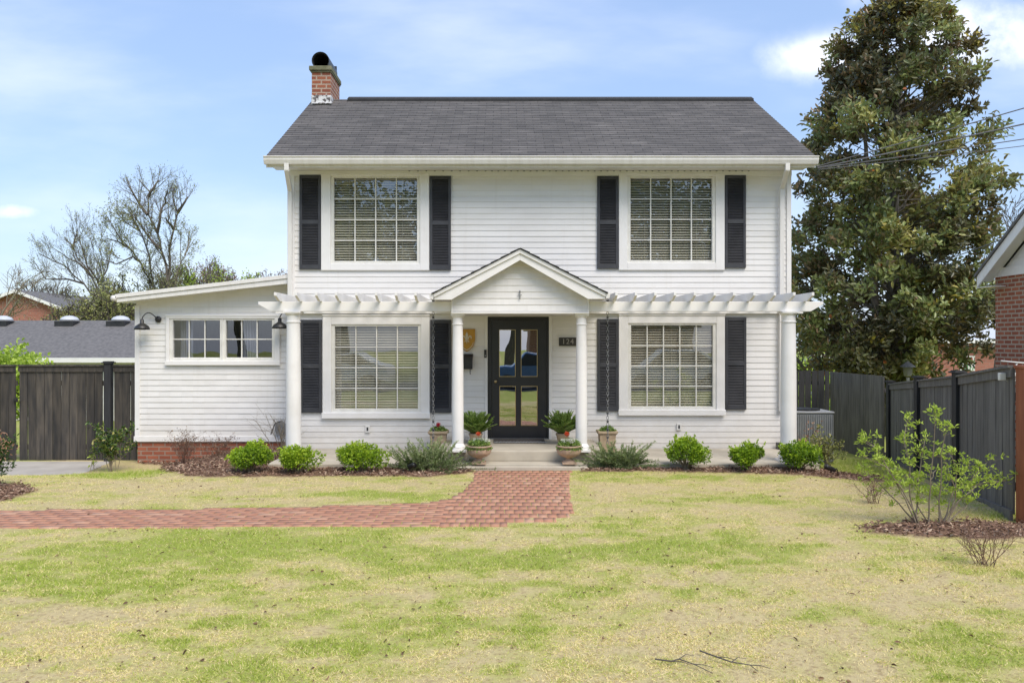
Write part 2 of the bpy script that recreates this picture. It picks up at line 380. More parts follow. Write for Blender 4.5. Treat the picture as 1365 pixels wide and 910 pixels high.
def grass():
    Ps = []
    for y0, y1, dens in ((4.1,5.5,11000),(5.5,7,8000),(7,9,5200),(9,12.9,3000)):
        w = .70*y1 + .6; n = int(dens*(y1-y0)*2*w)
        Ps.append(np.stack([RNG.uniform(-w, w, n), RNG.uniform(y0, y1, n)], 1))
    n = 26000; Ps.append(np.stack([RNG.uniform(4.9, 8.5, n), RNG.uniform(12.5, 17, n)], 1))
    P = np.concatenate(Ps); x, y = P[:, 0], P[:, 1]
    bed, path, drv = masks(x, y)
    slab = (x > -3.6) & (x < 4.95) & (y > 12.15)
    ok = ~bed & ~drv & ~slab & ~inpoly(x, y, PATH)
    g = greenness(x, y); r = RNG.random(len(x))
    thin = fbm(x*2.2+40, y*3.2, 3)
    ok &= ~((thin < .40) & (r < .80) & (g < .5)); ok &= ~((fbm(x*9+3, y*11, 2) < .36) & (r < .7))
    x, y, g = x[ok], y[ok], g[ok]; n = len(x)
    gr = RNG.random(n) < np.clip(.20 + g*.70, 0, .86); tint = np.clip(np.where(gr, .62 + .25*g, .16) + RNG.normal(0, .15, n), 0, 1)
    gl = sm((g-.3)/.7)*.7
    L = RNG.uniform(.012, .031, n)*(1 + .5*gl)*(.7+.6*fbm(x*7, y*7, 2)) ; L[y > 12.9] *= 2.2
    # lusher tufts
    for (cx, cy, s_) in ((-5.7,12.35, 3.0), (*G(160,627), 1.6), (*G(1345,690), 2.4), (*G(1320,764), 1.5), (*G(1118,608), 2.2), (*G(1262,752), 1.3)):
        d2 = ((x-cx)/.75)**2 + ((y-cy)/.35)**2; L *= 1 + (s_-1)*np.exp(-d2)
    lean = rdir(n); lean[:, 2] = np.abs(lean[:, 2])*.45 + .16 + .5*gl; lean = unit(lean)
    side = unit(np.cross(lean, rdir(n))) ; w = RNG.uniform(.0018, .0036, n)[:, None]
    base = np.stack([x, y, hgt(x, y)-.002], 1)
    V = np.stack([base - side*w, base + side*w, base + lean*L[:, None]], 1).reshape(-1, 3)
    T = np.arange(3*n).reshape(n, 3)
    M['grass'] = leaf_mat('grass_blades', [(0, (.90, .77, .44)), (.3, (.80, .71, .33)), (.6, (.57, .61, .16)), (1, (.36, .46, .07))], .7, .3, spec=.2)
    o = npmesh('lawn_grass', V, T, 'grass', None, np.repeat(tint, 3)); tag(o, 'short patchy lawn grass, straw coloured with green areas', 'grass', kind='stuff')
grass()

def fallen():
    n = 1100; y = RNG.uniform(4.3, 12, n)**1.0; x = RNG.uniform(-1, 1, n)*(.68*y)
    k = ~inpoly(x, y, PATH) | (RNG.random(n) < .12); x, y = x[k], y[k]; n = len(x)
    cl = fbm(x*1.5, y*1.5, 2) > .42; x, y = x[cl], y[cl]; n = len(x)
    P = np.stack([x, y, hgt(x, y)+.014], 1); D = rdir(n); D[:, 2] *= .15
    M['deadleaf'] = leaf_mat('dead_leaves', [(0, (.09, .055, .035)), (.6, (.20, .12, .07)), (1, (.32, .21, .12))], .8, .1)
    o = leaves('fallen_leaves', P, D, RNG.uniform(.012, .045, n)*RNG.uniform(.6,1.2,n), RNG.uniform(.007, .020, n), 'deadleaf', fold=.35); tag(o, 'small brown dead leaves scattered over the lawn', 'leaves', kind='stuff')
fallen()

def mulch():
    Ps = []
    for b in BEDS:
        xs = [p[0] for p in b]; ys = [p[1] for p in b]; A = (max(xs)-min(xs))*(max(ys)-min(ys)); n = int(A*1500)
        x = RNG.uniform(min(xs)-.1, max(xs)+.1, n); y = RNG.uniform(min(ys)-.1, max(ys)+.1, n)
        jx = x + .12*(fbm(x*4, y*4, 3)-.5); jy = y + .16*(fbm(x*4+9, y*4, 3)-.5)
        k = inpoly(jx, jy, b) & ~inpoly(x, y, PATH) & ~((x > -3.5) & (x < 4.8) & (y > 12.15)); Ps.append(np.stack([x[k], y[k]], 1))
    P = np.concatenate(Ps); n = len(P); P3 = np.stack([P[:, 0], P[:, 1], hgt(P[:, 0], P[:, 1]) + RNG.uniform(.005, .04, n)], 1)
    D = rdir(n); D[:, 2] *= .35
    M['mulch'] = leaf_mat('mulch_chips', [(0, (.12, .07, .05)), (.45, (.25, .15, .105)), (.8, (.37, .25, .18)), (1, (.52, .41, .30))], .9, .0)
    o = leaves('mulch', P3, D, RNG.uniform(.02, .065, n), RNG.uniform(.01, .025, n), 'mulch', fold=.3); tag(o, 'brown bark mulch with dry leaves in the planting beds', 'mulch', kind='stuff')
mulch()

def brick_path():
    m, nt, b, out = node_mat('path_bricks')
    at = N(nt, 'ShaderNodeAttribute', attribute_name='tint')
    c = ramp(nt, at.outputs['Fac'], [(0, (.36, .165, .105)), (.35, (.42, .195, .12)), (.8, (.46, .225, .14)), (1, (.51, .30, .20))])
    c = mixc(nt, mth(nt, 'MULTIPLY', contrast(nt, noise(nt, 14, 6)), .25), c, (.50, .34, .24))
    nt.links.new(c, b.inputs['Base Color']); b.inputs['Roughness'].default_value = .85; bump(nt, b, noise(nt, 70, 5), .4, .006)
    M['pathbrick'] = m
    cs = []
    j = 0; y = 7.4
    while y < 12.55:
        x = -9.0 + (j % 2)*.102
        while x < -.62: cs.append((x, y, .0985, .0485)); x += .204
        y += .104; j += 1
    j = 0; y = 7.45
    while y < 12.4:
        x = -.62 - .04 + (j % 2)*.052
        while x < 1.6: cs.append((x+.02, y, .0495, .0985)); x += .104
        y += .204; j += 1
    cs = np.array(cs); tt = np.linspace(-1, 1, 21); px_ = cs[:, :1] + tt*cs[:, 2:3]; ins_ = inpoly(px_, np.repeat(cs[:, 1:2], 21, 1), PATH)
    any_ = ins_.sum(1) >= 5; cs = cs[any_]; px_ = px_[any_]; ins_ = ins_[any_]
    lo_ = np.where(ins_, px_, 1e9).min(1); hi_ = np.where(ins_, px_, -1e9).max(1); cs[:, 0] = (lo_+hi_)/2; cs[:, 2] = (hi_-lo_)/2
    cs = cs[cs[:, 1]+cs[:, 3] < 12.10]; n = len(cs)
    z = hgt(cs[:, 0], cs[:, 1]) + .004 + RNG.normal(0, .0009, n)
    hx, hy = cs[:, 2], cs[:, 3]; tl = RNG.normal(0, .003, (n, 2))
    V = np.empty((n, 8, 3)); jit = RNG.normal(0, .0015, (n, 2))
    for i, (sx, sy, top) in enumerate(((-1,-1,0),(1,-1,0),(1,1,0),(-1,1,0),(-1,-1,1),(1,-1,1),(1,1,1),(-1,1,1))):
        ins = .001 if top else 0
        V[:, i, 0] = cs[:, 0] + jit[:, 0] + sx*(hx-ins); V[:, i, 1] = cs[:, 1] + jit[:, 1] + sy*(hy-ins)
        V[:, i, 2] = z + (0 if top else -.07) + top*(tl[:, 0]*sx*hx*.6 + tl[:, 1]*sy*hy)
    b8 = np.arange(n)[:, None]*8
    Q = np.concatenate([b8 + np.array(f) for f in ((4,5,6,7),(0,1,5,4),(1,2,6,5),(2,3,7,6),(3,0,4,7))])
    o = npmesh('brick_path', V.reshape(-1, 3), Q, 'pathbrick', None, np.repeat(RNG.random(n), 8)); o['kind'] = 'structure'
brick_path()
d = MB(); d.prism([(x, y, -.42) for x, y in DRIVE], (0, 0, .21)); d.build('concrete_pad', 'drive').__setitem__('kind', 'structure')
d = MB(); d.box(-200, 200, -13, -5, -.3, -.085); d.build('road', 'asphalt').__setitem__('kind', 'structure')

# ------------------------------------------------------------------ house
YW = 14.0
house = thing('white_house', 'two storey white clapboard house with black shutters, dark shingle roof and low side wing', 'house', (.68, 14, 0))
XL, XR = X(388, YW), X(1053, YW)
def siding(mb, p0, d, nrm, u0, u1, z0, z1, holes=(), top=None, step=.0985, cell=None):
    p0 = Vector(p0); d = Vector(d); nrm = Vector(nrm); z = z0
    def P(u, z, o): q = p0 + d*u + nrm*o; return (q.x, q.y, z)
    while z < z1 - .005:
        za = min(z+step, z1); zc = (z+za)/2
        iv = [(u0, u1)]
        for a, b, h0, h1 in holes:
            if h0 < zc < h1:
                iv = [q for s_, e in iv for q in ((s_, min(e, a)), (max(s_, b), e)) if q[1]-q[0] > .004]
        for a, b in iv:
            k = max(1, int(math.ceil((b-a)/cell))) if cell else 1
            for i in range(k):
                ua = a+(b-a)*i/k; ub = a+(b-a)*(i+1)/k
                ta = min(za, top(ua)) if top else za; tb = min(za, top(ub)) if top else za
                if ta <= z+.002 and tb <= z+.002: continue
                j0, j1 = random.uniform(-.0015,.0015), random.uniform(-.0015,.0015); ta = max(ta, z+.001); tb = max(tb, z+.001)
                mb.add([P(ua,z,.004),P(ub,z,.004),P(ub,z,.010+j1),P(ua,z,.010+j0),P(ub,z+.008,.0125+j1),P(ua,z+.008,.0125+j0),P(ub,max(tb,z+.009),.004),P(ua,max(ta,z+.009),.004)],
                       [(0,1,2,3),(3,2,4,5),(5,4,6,7)])
        z = za
def wall_core(mb, x0, x1, y0, y1, z0, z1, holes):
    xs = sorted({x0, x1, *[v for h in holes for v in h[:2]]}); zs = sorted({z0, z1, *[v for h in holes for v in h[2:]]})
    for a, b in zip(xs, xs[1:]):
        for c, e in zip(zs, zs[1:]):
            mx, mz = (a+b)/2, (c+e)/2
            if not any(h[0] < mx < h[1] and h[2] < mz < h[3] for h in holes): mb.box(a, b, y0, y1, c, e)

WIN = [  # trim outer px, glass px, cols, rows
    ((428,572,231,360.3),(445.4,556,237.4,348),4,4), ((825,966,231,360),(840.3,949,237.8,347),4,4),
    ((430,572.7,419.3,552),(446.6,557.3,435,544.8),4,4), ((825,966.4,418.6,548),(841,950,433.4,541.7),5,4)]
def wr(r, Y): return (X(r[0],Y), X(r[1],Y), Z(r[3],Y), Z(r[2],Y))
holes = [wr((g[0]-3, g[1]+3, g[2]-3, g[3]+3), YW) for t, g, c, r in WIN]
dh = (X(650,YW), X(731.6,YW), Z(585,YW), Z(421.8,YW))
holes.append((dh[0], dh[1], .0, dh[3]))
ZB, ZT = .075, 4.92
w = MB(); wall_core(w, XL+.01, XR-.01, YW, YW+.14, .0, 4.93, holes)
YB = 19.8
w.box(XL+.01, XL+.13, YW+.14, YB, 0, 4.93); w.box(XR-.13, XR-.01, YW+.14, YB, 0, 4.93); w.box(XL+.13, XR-.13, YB-.12, YB, 0, 4.93)
for xs in (XL+.02, XR-.13):
    w.prism([(xs, YW+.02, 4.935), (xs, YB-.02, 4.935), (xs, 16.9, 6.72)], (.11, 0, 0))
wall = w.build('wall', 'room', house)
s_ = MB(); siding(s_, (0,YW,0), (1,0,0), (0,-1,0), XL, XR, ZB, ZT, holes)
siding(s_, (XR-.01,0,0), (0,1,0), (1,0,0), YW, YB, ZB, 6.8, (), lambda y: min(4.95+(y-13.6)*.585, 4.95+(20.2-y)*.585), cell=.15)
siding(s_, (XL+.01,0,0), (0,1,0), (-1,0,0), YW, YB, ZB, 6.8, (), lambda y: min(4.95+(y-13.6)*.585, 4.95+(20.2-y)*.585), cell=.15)
s_.build('siding', 'siding', house)
for xa in (XL-.015, XR-.065):
    c = MB(); c.box(xa, xa+.08, YW-.030, YW+.06, .06, 4.9); c.build('corner_board', 'trim', house, bevel=.004)
fz = MB(); fz.box(XL-.02, XR+.02, YW-.034, YW-.001, 4.755, 4.848); fz.build('frieze_board', 'trim', house, bevel=.004)
r = MB(); r.box(XL+.13, XR-.13, YW+.15, YB-.13, 2.55, 2.7); r.box(XL+.13, XR-.13, YW+.15, YB-.13, .1, .2); r.box(XL+.13, XR-.13, YW+.15, YB-.13, 4.93, 5.0)
r.build('interior_floor', 'room', house)

# windows
def louvres(mb, x0, x1, z0, z1, Y, depth=.05, pitch=.044, ang=.5):
    z = z0+.02
    while z < z1-.02:
        c_ = (x0+x1)/2; a = ang + random.uniform(-.05, .05)
        mb.obox((c_, Y, z), ((x1-x0)/2, 0, random.uniform(-.001, .001)), (0, depth/2*math.cos(a), depth/2*math.sin(a)), (0, 0, .0016)); z += pitch
def window(trim, g, cols, rows, Y, blind=True, sill=True, curtain=None, ang=.5):
    tx0, tx1, tz0, tz1 = trim; gx0, gx1, gz0, gz1 = g
    m = MB(); fi = .055
    ix0, ix1, iz0, iz1 = gx0-fi, gx1+fi, gz0-fi*.8, gz1+fi*.6
    m.box(tx0, ix0, Y-.045, Y+.02, tz0, tz1); m.box(ix1, tx1, Y-.045, Y+.02, tz0, tz1)
    m.box(ix0, ix1, Y-.045, Y+.02, iz1, tz1); m.box(ix0, ix1, Y-.045, Y+.02, tz0, iz0)
    if sill:
        m.box(tx0-.01, tx1+.01, Y-.075, Y-.0455, tz0-.07, tz0+.028)
        m.box(tx0-.008, tx1+.008, Y-.062, Y-.0455, tz1-.022, tz1+.004)
    root = m.build('window', 'trim', house, bevel=.006)
    f = MB(); b = .045
    f.box(ix0, gx0, Y-.025, Y+.05, iz0, iz1); f.box(gx1, ix1, Y-.025, Y+.05, iz0, iz1)
    f.box(gx0, gx1, Y-.025, Y+.05, gz1, iz1); f.box(gx0, gx1, Y-.025, Y+.05, iz0, gz0)
    f.build('window_frame', 'sash', root, bevel=.004)
    q = MB(); t = .009
    for i in range(1, cols):
        x = gx0+(gx1-gx0)*i/cols; q.box(x-t, x+t, Y+.006, Y+.024, gz0, gz1)
    for j in range(1, rows):
        z = gz0+(gz1-gz0)*j/rows; q.box(gx0, gx1, Y+.008, Y+.022, z-t, z+t)
    q.build('muntin', 'sash', root)
    p = MB(); p.add([(gx0,Y+.03,gz0),(gx1,Y+.03,gz0),(gx1,Y+.03,gz1),(gx0,Y+.03,gz1)], [(0,1,2,3)]); p.build('pane', 'glass', root)
    if blind:
        l = MB(); louvres(l, gx0+.005, gx1-.005, gz0-.01, gz1+.02, Y+.072, ang=ang+.08)
        for k in (.18, .5, .82):
            x = gx0+(gx1-gx0)*k; l.box(x-.0015, x+.0015, Y+.040, Y+.043, gz0, gz1)
        l.build('blind', 'blind', root)
    if curtain:
        l = MB()
        for (a, b_) in curtain:
            n = 26; pts = []
            for i in range(n+1):
                x = gx0+(gx1-gx0)*(a+(b_-a)*i/n); pts.append((x, Y+.16+.025*math.sin(i*1.3)))
            for (x1, y1), (x2, y2) in zip(pts, pts[1:]): l.add([(x1,y1,gz0-.02),(x2,y2,gz0-.02),(x2,y2,gz1+.02),(x1,y1,gz1+.02)], [(0,1,2,3)])
        l.build('curtain', 'curtain', root, smooth=True)
    return root
for i, (t, g, cols, rows) in enumerate(WIN):
    window(wr(t, YW-.04), wr(g, YW), cols, rows, YW, sill=i > 1, ang=.55 if i > 1 else .55)

# shutters
def shutter(px0, px1, py0, py1):
    Y = YW-.05; x0, x1, z0, z1 = wr((px0, px1, py0, py1), Y); m = MB(); r_ = .045; zm = z0+(z1-z0)*.5
    m.box(x0, x0+r_, Y, Y+.04, z0, z1); m.box(x1-r_, x1, Y, Y+.04, z0, z1)
    m.box(x0+r_, x1-r_, Y, Y+.04, z0, z0+.075); m.box(x0+r_, x1-r_, Y, Y+.04, z1-.06, z1); m.box(x0+r_, x1-r_, Y-.002, Y+.04, zm-.035, zm+.035)
    m.box(x0+.01, x1-.01, Y+.03, Y+.045, z0+.01, z1-.01)
    o = m.build('shutter', 'shutter', house, bevel=.003)
    l = MB()
    for a, b in ((z0+.078, zm-.038), (zm+.038, z1-.063)):
        z = a+.012
        while z < b:
            l.obox(((x0+x1)/2, Y+.017, z), ((x1-x0)/2-r_, 0, 0), (0, .012, .012), (0, -.0025, .0025)); z += .027
    l.build('louvre', 'shutter', o)
for a in ((399,427.4,233,358.8),(572.8,601,234.5,359.7),(796.3,824.4,234.7,358),(966.6,994.5,233.5,357),(400,428.6,426,550),(573.6,601.5,426,550),(796.4,824.4,425,548),(967.2,995,422.8,546)): shutter(*a)

# main roof
RX0, RX1 = -3.90, 5.215; YE, YR, ZE, ZR = 13.45, 16.9, 4.955, 6.935; sl = (ZR-ZE)/(YR-YE)
def shingled(mb, x0, x1, ya, za, yb, zb, step=.133, th=.008):
    n = max(1, round(math.hypot(yb-ya, zb-za)/step))
    L_ = math.hypot(yb-ya, zb-za); ny, nz = -(zb-za)/L_, (yb-ya)/L_
    if ny > 0 and ya < yb: ny = -ny
    for i in range(n):
        y0 = ya+(yb-ya)*i/n; z0 = za+(zb-za)*i/n; y1 = ya+(yb-ya)*(i+1)/n; z1 = za+(zb-za)*(i+1)/n
        s2 = 1 if yb > ya else -1
        o = (-(zb-za)/L_*s2*1.0, abs(yb-ya)/L_)
        a = (y0 + o[0]*th, z0 + o[1]*th)
        mb.add([(x0,y0,z0),(x1,y0,z0),(x1,a[0],a[1]),(x0,a[0],a[1]),(x1,y1,z1),(x0,y1,z1)], [(0,1,2,3),(3,2,4,5)])
rf = MB(); shingled(rf, RX0, RX1, YE, ZE, YR, ZR); 
rf.add([(RX1,YR,ZR),(RX0,YR,ZR),(RX0,2*YR-YE,ZE),(RX1,2*YR-YE,ZE)], [(0,1,2,3)])
for xx in (RX0, RX1):
    rf.add([(xx,YE,ZE),(xx,YR,ZR),(xx,YR,ZR-.03),(xx,YE,ZE-.03)], [(0,1,2,3)]); rf.add([(xx,2*YR-YE,ZE),(xx,YR,ZR),(xx,YR,ZR-.03),(xx,2*YR-YE,ZE-.03)], [(0,1,2,3)])
roof = rf.build('roof', 'shingle', house)
M['vent'] = mat('ridge_vent_shingle', (.028,.028,.03), .9, (.04,.04,.042), 10, bmp=.3)
v = MB(); v.prism([(X(465,YR), YR-.16, ZR-.085), (X(465,YR), YR-.165, ZR-.03), (X(465,YR), YR, ZR+.055), (X(465,YR), YR+.165, ZR-.03), (X(465,YR), YR+.16, ZR-.085)], (X(1001.5,YR)-X(465,YR), 0, 0)); v.build('ridge_vent', 'vent', roof)
for xa, xb in ((RX0+.02, RX0+.045), (RX1-.045, RX1-.02)):     # rake boards
    v = MB()
    for s2 in (1, -1):
        ye = YR - s2*(YR-YE); v.add([(xa,ye,ZE-.03),(xb,ye,ZE-.03),(xb,YR,ZR-.03),(xa,YR,ZR-.03),(xa,ye,ZE-.17),(xb,ye,ZE-.17),(xb,YR,ZR-.17),(xa,YR,ZR-.17)], [(0,1,2,3),(7,6,5,4),(0,3,7,4),(1,5,6,2),(0,4,5,1)])
    v.build('rake_board', 'trim', house)
v = MB()   # soffits
v.box(RX0+.05, RX1-.05, 13.5, YW-.036, 4.850, 4.866); v.box(RX0+.05, RX1-.05, 19.8, 20.3, 4.850, 4.866)
for xa, xb in ((RX0+.046, XL-.03), (XR+.03, RX1-.046)):
    for s2 in (1, -1):
        ye = YR - s2*(YR-YE-.04); v.add([(xa,ye,ZE-.07),(xb,ye,ZE-.07),(xb,YR,ZR-.10),(xa,YR,ZR-.10)], [(0,1,2,3)])
v.build('soffit', 'trim', house)
v = MB(); x = X(545,YW)
while x < X(1000,YW): v.box(x, x+.028, YW-.038, YW-.0345, 4.832, 4.842); x += .145 if x < X(640,YW) else .11
v.build('soffit_vent', 'black', house)
def kgutter(mb, x0, x1, y, ztop, h=.125, dpt=.115):
    pr = [(y,ztop),(y-dpt,ztop),(y-dpt,ztop-.012),(y-dpt+.012,ztop-.03),(y-dpt+.012,ztop-.06),(y-dpt+.035,ztop-h+.01),(y-dpt+.04,ztop-h),(y,ztop-h)]
    mb.prism([(x0,a,b) for a, b in pr], (x1-x0,0,0))
    mb.box(x0, x1, y-dpt-.004, y-dpt-.0005, ztop-.012, ztop+.002)
v = MB(); kgutter(v, RX0+.0, RX1-.0, YE+.015, ZE+.005); v.box(RX0+.02, RX1-.02, YE+.016, YE+.045, ZE-.16, ZE-.012); v.build('gutter', 'gutter', house)
def downspout(pts, wd=.075, dp=.055):
    m = MB()
    for a, b in zip(pts, pts[1:]):
        a, b = Vector(a), Vector(b); t = (b-a).normalized(); u = Vector((1,0,0)); u = (u - t*u.dot(t)).normalized(); vv = t.cross(u)
        m.obox((a+b)/2, u*wd/2, vv*dp/2, t*((b-a).length/2+.012))
    return m.build('downspout', 'gutter', house, bevel=.006)
xl = X(389,YW)-.03; downspout([(X(384,13.5),13.41,4.85),(X(384,13.5),13.41,4.74),(xl+.02,13.91,4.50),(xl+.02,13.93,.2)])
xr = X(1039.5,YW); downspout([(X(1047,13.5),13.41,4.85),(X(1047,13.5),13.41,4.74),(xr,13.90,4.53),(xr,13.93,.74)])

# chimney
YC0, YC1 = 16.55, 17.45; cx0, cx1 = X(415.5,YC0), X(440.8,YC0); zc = Z(97,YC0)
m = MB(); m.box(cx0, cx1, YC0, YC1, 5.8, zc); ch = m.build('chimney', 'brick_ch', house)
m = MB(); m.box(cx0-.02, cx1+.02, YC0-.03, YC1+.03, zc, zc+.035); m.box(cx0-.045, cx1+.03, YC0-.06, YC1+.06, zc+.035, Z(89.5,YC0)+.01); m.build('chimney_cap', 'capstone', ch, bevel=.012)
m = MB(); m.box(cx0-.006, cx1+.008, YC0-.008, YC1+.008, 6.5, Z(127,YC0)); m.obox(((cx0+cx1)/2+.03, YC0-.05, 6.748), (.20,0,0), (0,.045,.026), (0,-.003,.005)); m.build('flashing', 'flash', ch)
m = MB(); r_ = .178; ccx = X(427.5,YC0); ccz = Z(81.5,YC0); pts = [(ccx, YC0-.02, ccz), (ccx, YC1-.05, ccz)]
n = 28; vs = []; fs = []
for k, (yy, rr) in enumerate(((YC0-.03,r_),(YC1-.1,r_),(YC1-.1,r_-.02),(YC0+.0,r_-.02))):
    for i in range(n): a = 2*PI*i/n; vs.append((ccx+rr*math.cos(a), yy, ccz+rr*math.sin(a)))
for k in range(4):
    for i in range(n): fs.append((k*n+i, k*n+(i+1)%n, ((k+1)%4)*n+(i+1)%n, ((k+1)%4)*n+i))
m.add(vs, fs); m.lathe([(.15,0),(.15,.1)], (ccx, YC0+.3, Z(90,YC0)-.03), 16); m.box(ccx-.17, ccx+.17, YC1-.14, YC1-.11, ccz-.17, ccz+.15); m.build('flue_hood', 'black', ch, smooth=False)

# porch slab, landing, step
M['slabtop'] = M['concrete']
m = MB(); m.box(-3.5, 4.78, 12.2, YW-.035, -.1, .09); m.build('porch_slab', 'concrete', house, bevel=.012)
m = MB(); m.box(-.98, 1.56, 12.47, YW-.036, .0905, .244); m.build('door_landing', 'concrete', house, bevel=.012)
m = MB(); m.box(-.72, 1.28, 12.05, 12.198, -.1, .066); m.build('entry_step', 'concrete', house, bevel=.012)

# portico
YG = 12.35
gx0, gx1 = X(602.6,YG), X(784,YG); gz0 = Z(415.6,YG); ga = (X(693.3,12.15), Z(331,12.15))
eL = (X(578.5,12.15), Z(390,12.15)); eR = (X(807,12.15), Z(389,12.15)); 
def gtop(x):
    if x < ga[0]: t = (x-eL[0])/(ga[0]-eL[0]); return eL[1]+(ga[1]-eL[1])*t-.10
    t = (x-ga[0])/(eR[0]-ga[0]); return ga[1]+(eR[1]-ga[1])*t-.10
m = MB()
zt0, zt1 = gtop(gx0), gtop(gx1)
m.prism([(gx0,YG,gz0),(gx1,YG,gz0),(gx1,YG,zt1-.03),(ga[0],YG,ga[1]-.13),(gx0,YG,zt0-.03)], (0,.10,0))
m.box(gx0, gx0+.09, YG+.101, YW-.03, gz0, zt0-.02); m.box(gx1-.09, gx1, YG+.101, YW-.03, gz0, zt1-.02); m.box(gx0+.09, gx1-.09, YG+.101, YW-.03, gz0+.02, gz0+.04)
por = m.build('portico', 'trim', house)
m = MB(); siding(m, (0,YG,0), (1,0,0), (0,-1,0), gx0+.012, gx1-.012, gz0+.006, ga[1], (), gtop, cell=.06, step=.098)
for sx, x in ((-1, gx0), (1, gx1)): siding(m, (x,0,0), (0,1,0), (sx,0,0), YG+.01, YW-.03, gz0+.006, gtop(x)-.03)
m.build('gable_siding', 'siding', por)
m = MB(); m.box(gx0-.012, gx0+.014, YG-.026, YG-.001, gz0-.01, zt0); m.box(gx1-.014, gx1+.012, YG-.026, YG-.001, gz0-.01, zt1); m.box(gx0-.012, gx1+.012, YG-.03, YG+.10, gz0-.028, gz0-.001); m.build('gable_trim', 'trim', por, bevel=.004)
m = MB()
for e in (eL, eR):
    d_ = Vector((ga[0]-e[0], 0, ga[1]-e[1])); t = .175
    m.prism([(e[0],12.15,e[1]-.02),(ga[0],12.15,ga[1]-.02),(ga[0],12.15,ga[1]-t),(e[0]+ (.26 if e is eL else -.26),12.15,e[1]-.105),(e[0],12.15,e[1]-.105)], (0,.03,0))
    m.prism([(e[0],12.125,e[1]-.012),(ga[0],12.125,ga[1]-.012),(ga[0],12.125,ga[1]-.075),(e[0],12.125,e[1]-.07)], (0,.024,0))
    m.prism([(e[0],12.181,e[1]-.03),(ga[0],12.181,ga[1]-.03),(ga[0],12.181,ga[1]-.05),(e[0],12.181,e[1]-.05)], (0,1.8,0))   # soffit deck
    sx = .26 if e is eL else -.26
    m.box(min(e[0]+.01*sx, e[0]+sx), max(e[0]+.01*sx, e[0]+sx), 12.181, YW-.02, e[1]-.104, e[1]-.09)
m.build('gable_rake', 'trim', por, bevel=.003)
m = MB()
for e in (eL, eR):
    k = -.035 if e is eL else .035
    n = 9
    for i in range(n):
        a = Vector((e[0]+k, 0, e[1]-.018)).lerp(Vector((ga[0], 0, ga[1]+.004)), i/n); b = Vector((e[0]+k, 0, e[1]-.018)).lerp(Vector((ga[0], 0, ga[1]+.004)), (i+1)/n)
        m.prism([(a.x,12.10,a.z),(b.x,12.10,b.z),(a.x,12.10,a.z+.012)], (0,1.88,0)); m.prism([(a.x,12.10,a.z-.006),(b.x,12.10,b.z-.006),(b.x,12.10,b.z),(a.x,12.10,a.z)], (0,1.88,0))
m.build('gable_roof', 'vent', por)
for e, sx in ((eL, -1), (eR, 1)):
    m = MB(); xa = e[0]; m.prism([(xa,12.13,e[1]-.02),(xa+sx*.075,12.13,e[1]-.02),(xa+sx*.06,12.13,e[1]-.09),(xa+sx*.01,12.13,e[1]-.10)], (0,1.82,0)); m.build('side_gutter', 'gutter', por)
M['bead'] = mat('beadboard', (.74,.73,.70), .5)
m = MB(); x = gx0+.1
while x < gx1-.12: m.box(x, x+.035, YG+.11, YW-.035, gz0-.012, gz0+.018); x += .042
m.build('porch_ceiling', 'bead', por)

def column(xc, yc, z0, z1, r0, r1, parent):
    m = MB(); m.lathe([(r0+.035,0),(r0+.035,.05),(r0+.028,.055),(r0+.030,.075),(r0+.012,.10),(r0,.12),(r0,.6),((r0+r1)/2+.004,(z1-z0)*.6),(r1,z1-z0-.17),(r1+.012,z1-z0-.165),(r1+.012,z1-z0-.15),(r1,z1-z0-.145),(r1,z1-z0-.06),(r1+.02,z1-z0-.04),(r1+.022,z1-z0-.025)], (xc,yc,z0), 32)
    m.box(xc-r1-.028, xc+r1+.028, yc-r1-.028, yc+r1+.028, z1-.026, z1); m.box(xc-r0-.04, xc+r0+.04, yc-r0-.04, yc+r0+.04, z0, z0+.03)
    o = m.build('column', 'trim', parent, smooth=True); md = o.modifiers.new('split', 'EDGE_SPLIT'); md.split_angle = .5
    return o
column(X(610.3,12.46), 12.46, .244, gz0-.028, .088, .076, por); column(X(775,12.46), 12.46, .244, gz0-.028, .088, .076, por)

# pergola
YP = 12.45; zb0, zb1 = Z(415,12.38), Z(402,12.38)
def pbeam(m, x0, x1, cutl, cutr, y):
    pts = [(x0,y,zb1),(x1,y,zb1)]
    pts += [(x1,y,zb1-.04),(x1-.19,y,zb0)] if cutr else [(x1,y,zb0)]
    pts += [(x0+.19,y,zb0),(x0,y,zb1-.04)] if cutl else [(x0,y,zb0)]
    m.prism(pts, (0,.045,0))
pergs = []
for sx in (0, 1):
    m = MB()
    if sx == 0: pbeam(m, X(344,12.38), gx0-.002, True, False, 12.38); pbeam(m, X(344,12.38), gx0-.002, True, False, 12.475)
    else: pbeam(m, gx1+.002, X(1097.5,12.38), False, True, 12.38); pbeam(m, gx1+.002, X(1097.5,12.38), False, True, 12.475)
    pergs.append(m.build('pergola_beam', 'trim', house, bevel=.004))
    m = MB(); m.box(*((XL-.25, gx0-.003) if sx == 0 else (gx1+.003, XR+.2)), YW-.075, YW-.036, zb0+.02, zb1); m.build('ledger', 'trim', house, bevel=.004)
ys = 12.05; zr = Z(389.5,ys)
def rafter(x):
    m = MB(); m.prism([(x,ys,zr),(x,YW-.03,zr),(x,YW-.03,zb1+.001),(x,ys+.20,zb1+.001),(x,ys+.08,zb1+.045),(x,ys,zr-.05)], (.038,0,0)); m.build('pergola_rafter', 'trim', pergs[0 if x < 0 else 1], bevel=.003)
for px in (365,392.5,419.5,446,473,499.5,526,552): rafter(X(px,ys))
for px in (822,848,873.8,900,926.5,953,979,1006,1033,1059,1084): rafter(X(px,ys)-.02)
column(X(391.2,YP), YP, .09, zb0, .115, .100, pergs[0]); column(X(1051,YP), YP, .09, zb0, .120, .104, pergs[1])

